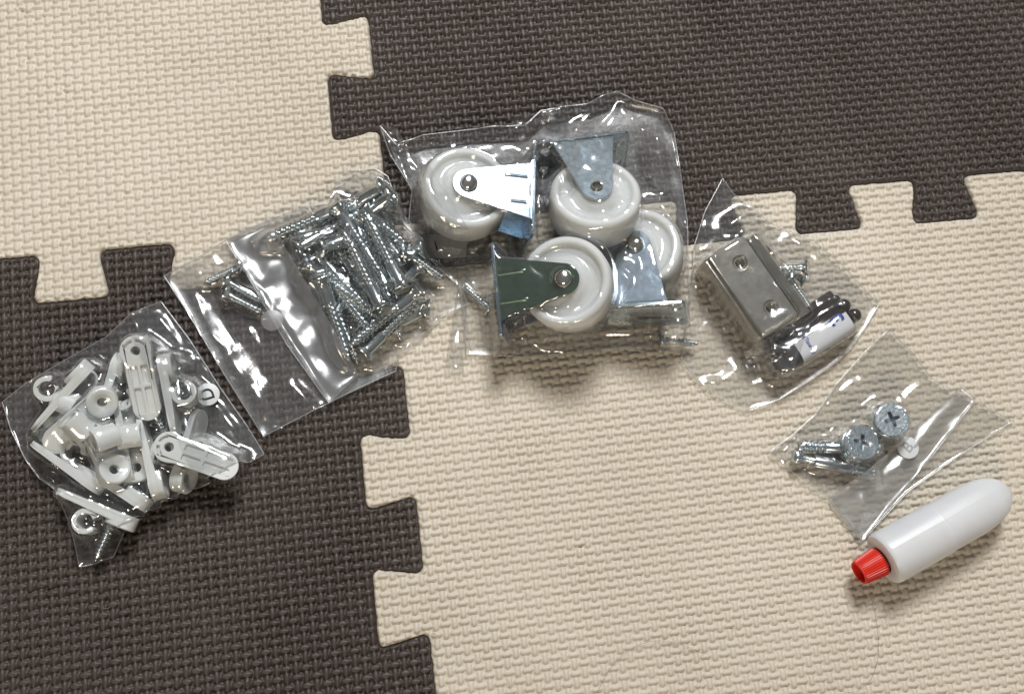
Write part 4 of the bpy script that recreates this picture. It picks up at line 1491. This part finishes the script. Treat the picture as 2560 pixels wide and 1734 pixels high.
# bag with the brackets
rH, VH, hH = make_bag('H', 'crumpled clear bag with angle brackets and a brown catch, right of the castors',
    top=[(1575, 560), (1600, 480), (1640, 405), (1665, 440), (1700, 468), (1745, 505), (1800, 530), (1850, 550)],
    right=[(1850, 550), (1910, 600), (1960, 655), (1995, 690), (1965, 740), (1930, 790)],
    bottom=[(1545, 815), (1580, 862), (1620, 893), (1700, 932), (1770, 905), (1840, 862), (1900, 820), (1930, 790)],
    left=[(1575, 560), (1572, 620), (1565, 700), (1555, 760), (1545, 815)],
    slack=0.05, seed=141, iters=320, amp=2.0, step=0.75, slope=0.22, cs=1.3,
    lines=[([(1590, 560), (1600, 640), (1640, 760)], 1.8, 1.2), ([(1640, 520), (1700, 480), (1740, 510)], 1.8, 1.3), ([(1750, 560), (1800, 640), (1850, 700)], 1.8, 1.2), ([(1790, 535), (1850, 575), (1915, 625), (1950, 650)], 1.8, 1.4), ([(1600, 880), (1680, 850), (1760, 790)], 1.5, 1.3), ([(1640, 900), (1760, 860), (1890, 790)], 1.4, 1.2)])
flap(rH, (1690, 800), (1830, 720), (1780, 860), (1680, 840), 4.0, 143, 0.03, zfun=VH, amp=1.5, name='folded_corner')

# small bag with the cam fittings
rB, VB, hB = make_bag('B', 'small flat clear bag with cam locks and bolts, above the glue bottle',
    top=[(1745, 1026), (1800, 985), (1850, 940), (1900, 868), (1960, 800), (2018, 746)],
    right=[(2018, 746), (2070, 800), (2118, 862), (2200, 905), (2300, 955)],
    bottom=[(1955, 1228), (2060, 1115), (2180, 1030), (2300, 955)],
    left=[(1745, 1026), (1810, 1080), (1880, 1132), (1920, 1185), (1955, 1228)],
    slack=0.022, seed=151, iters=260, amp=1.2, zr=1.0, slope=0.15,
    lines=[([(1752, 1022), (1830, 940), (1890, 860), (2010, 752)], 1.5, 1.0), ([(2020, 955), (2070, 890), (2112, 862)], 1.3, 1.1), ([(1900, 900), (1940, 870), (1975, 860)], 1.3, 1.6)])
VBf = flap(rB, (1880, 1131), (2182, 876), (2216, 905), (1957, 1228), 2.0, 152, 0.02, zfun=VB, amp=0.7, bulge=1.7, mt=M['film_milky'], slope=0.10, cs=1.0,
    lines=[([(1960, 1130), (2040, 1050), (2120, 960), (2190, 890)], 1.6, 1.6), ([(1900, 1130), (1980, 1040), (2080, 960)], 1.3, 1.5)])
sticker(rB, (2270, 1118), film_height(VBf, *P(2270, 1118, 4)[:2]) + 0.3, 4.3, 'B', 40, M['ink_grey'], 6.0, (0, 0, 1))

# sticker with a cut off figure in the castor bag
q = P(1098, 612, 1.6)
st = mesh('sticker', [(-9, -5, 0), (10, -6, 0), (11, 2, 0), (-8, 5.5, 0), (-9, -5, .12), (10, -6, .12), (11, 2, .12), (-8, 5.5, .12)],
          [(3, 2, 1, 0), (4, 5, 6, 7), (0, 1, 5, 4), (1, 2, 6, 5), (2, 3, 7, 6), (3, 0, 4, 7)], M['sticker_faint'], rG)
st.location = Vector(to_local(rG, np.array(q))) * S
text('letter', '1', 6.0, (-1.2, -0.6, 0.2), (0, 0, math.radians(8)), M['ink'], st, 0.01, 1.0, 0.05)

# ------------------------------------------------------------------ two hairs and some crumbs
kh = crop(1440, 1400, 2.905)


def strand(label, pts):
    cu = bpy.data.curves.new('hair', 'CURVE'); cu.dimensions = '3D'
    cu.bevel_depth = 0.045 * S; cu.bevel_resolution = 1
    sp = cu.splines.new('NURBS'); sp.points.add(len(pts) - 1)
    for i, p in enumerate(pts):
        q = kh(p[0], p[1], 0.15)
        sp.points[i].co = (q[0] * S, q[1] * S, (0.15 + 0.15 * (i % 2)) * S, 1)
    sp.order_u = 4; sp.use_endpoint_u = True
    cu.materials.append(M['hair'])
    o = bpy.data.objects.new('hair', cu); C.objects.link(o)
    me = bpy.data.meshes.new_from_object(o.evaluated_get(bpy.context.evaluated_depsgraph_get()))
    bpy.data.objects.remove(o)
    o = bpy.data.objects.new('hair', me); C.objects.link(o)
    o['label'] = label; o['category'] = 'hair'
    return o


strand('thin dark hair arching along the bottom edge of the cream tile', [(140, 1000), (160, 940), (200, 850), (300, 710), (400, 635), (520, 588), (620, 578), (760, 598), (930, 680)])
strand('thin dark hair curling down from below the red cap', [(2135, 235), (2185, 430), (2202, 600), (2192, 740), (2150, 860), (2080, 930), (1990, 972), (1900, 945), (1818, 878)])

V, F = [], []
for i in range(46):
    u = rng.uniform(40, 2520); v = rng.uniform(40, 1700)
    q = P(u, v, 0.1)
    s_ = rng.uniform(0.12, 0.32); k = len(V)
    for dx, dy, dz in ((1, 0, 0), (-.5, .8, 0), (-.6, -.7, 0), (0, 0, .9), (0, 0, -.5)):
        V.append((q[0] + dx * s_ * rng.uniform(.6, 1.8), q[1] + dy * s_, 0.1 + dz * s_))
    F += [(k, k + 1, k + 3), (k + 1, k + 2, k + 3), (k + 2, k, k + 3), (k + 1, k, k + 4), (k + 2, k + 1, k + 4), (k, k + 2, k + 4)]
V2, F2 = [], []
for i in range(70):
    q = P(rng.uniform(0, 2560), rng.uniform(0, 1734), 0.1)
    an = rng.uniform(0, math.pi); ln_ = rng.uniform(0.8, 3.5); cv = rng.uniform(-.6, .6); k = len(V2)
    for t_ in np.linspace(-.5, .5, 6):
        ax, ay = q[0] + math.cos(an) * t_ * ln_ - math.sin(an) * cv * t_ * t_ * ln_, q[1] + math.sin(an) * t_ * ln_ + math.cos(an) * cv * t_ * t_ * ln_
        for dx, dz in ((-.05, 0), (.05, 0), (0, .08)):
            V2.append((ax - math.sin(an) * dx, ay + math.cos(an) * dx, 0.12 + dz))
    for m_ in range(5):
        b_ = k + m_ * 3
        F2 += [(b_, b_ + 1, b_ + 4, b_ + 3), (b_ + 1, b_ + 2, b_ + 5, b_ + 4), (b_ + 2, b_, b_ + 3, b_ + 5)]
li = mesh('lint', V2, F2, plastic('lint_fibre', (0.45, 0.42, 0.38), 0.8, bump=0.0))
li['kind'] = 'stuff'; li['label'] = 'pale lint fibres scattered on the foam tiles'
cr = mesh('dust', V, F, M['dirt'])
cr['kind'] = 'stuff'; cr['label'] = 'specks of dirt scattered on the foam tiles'
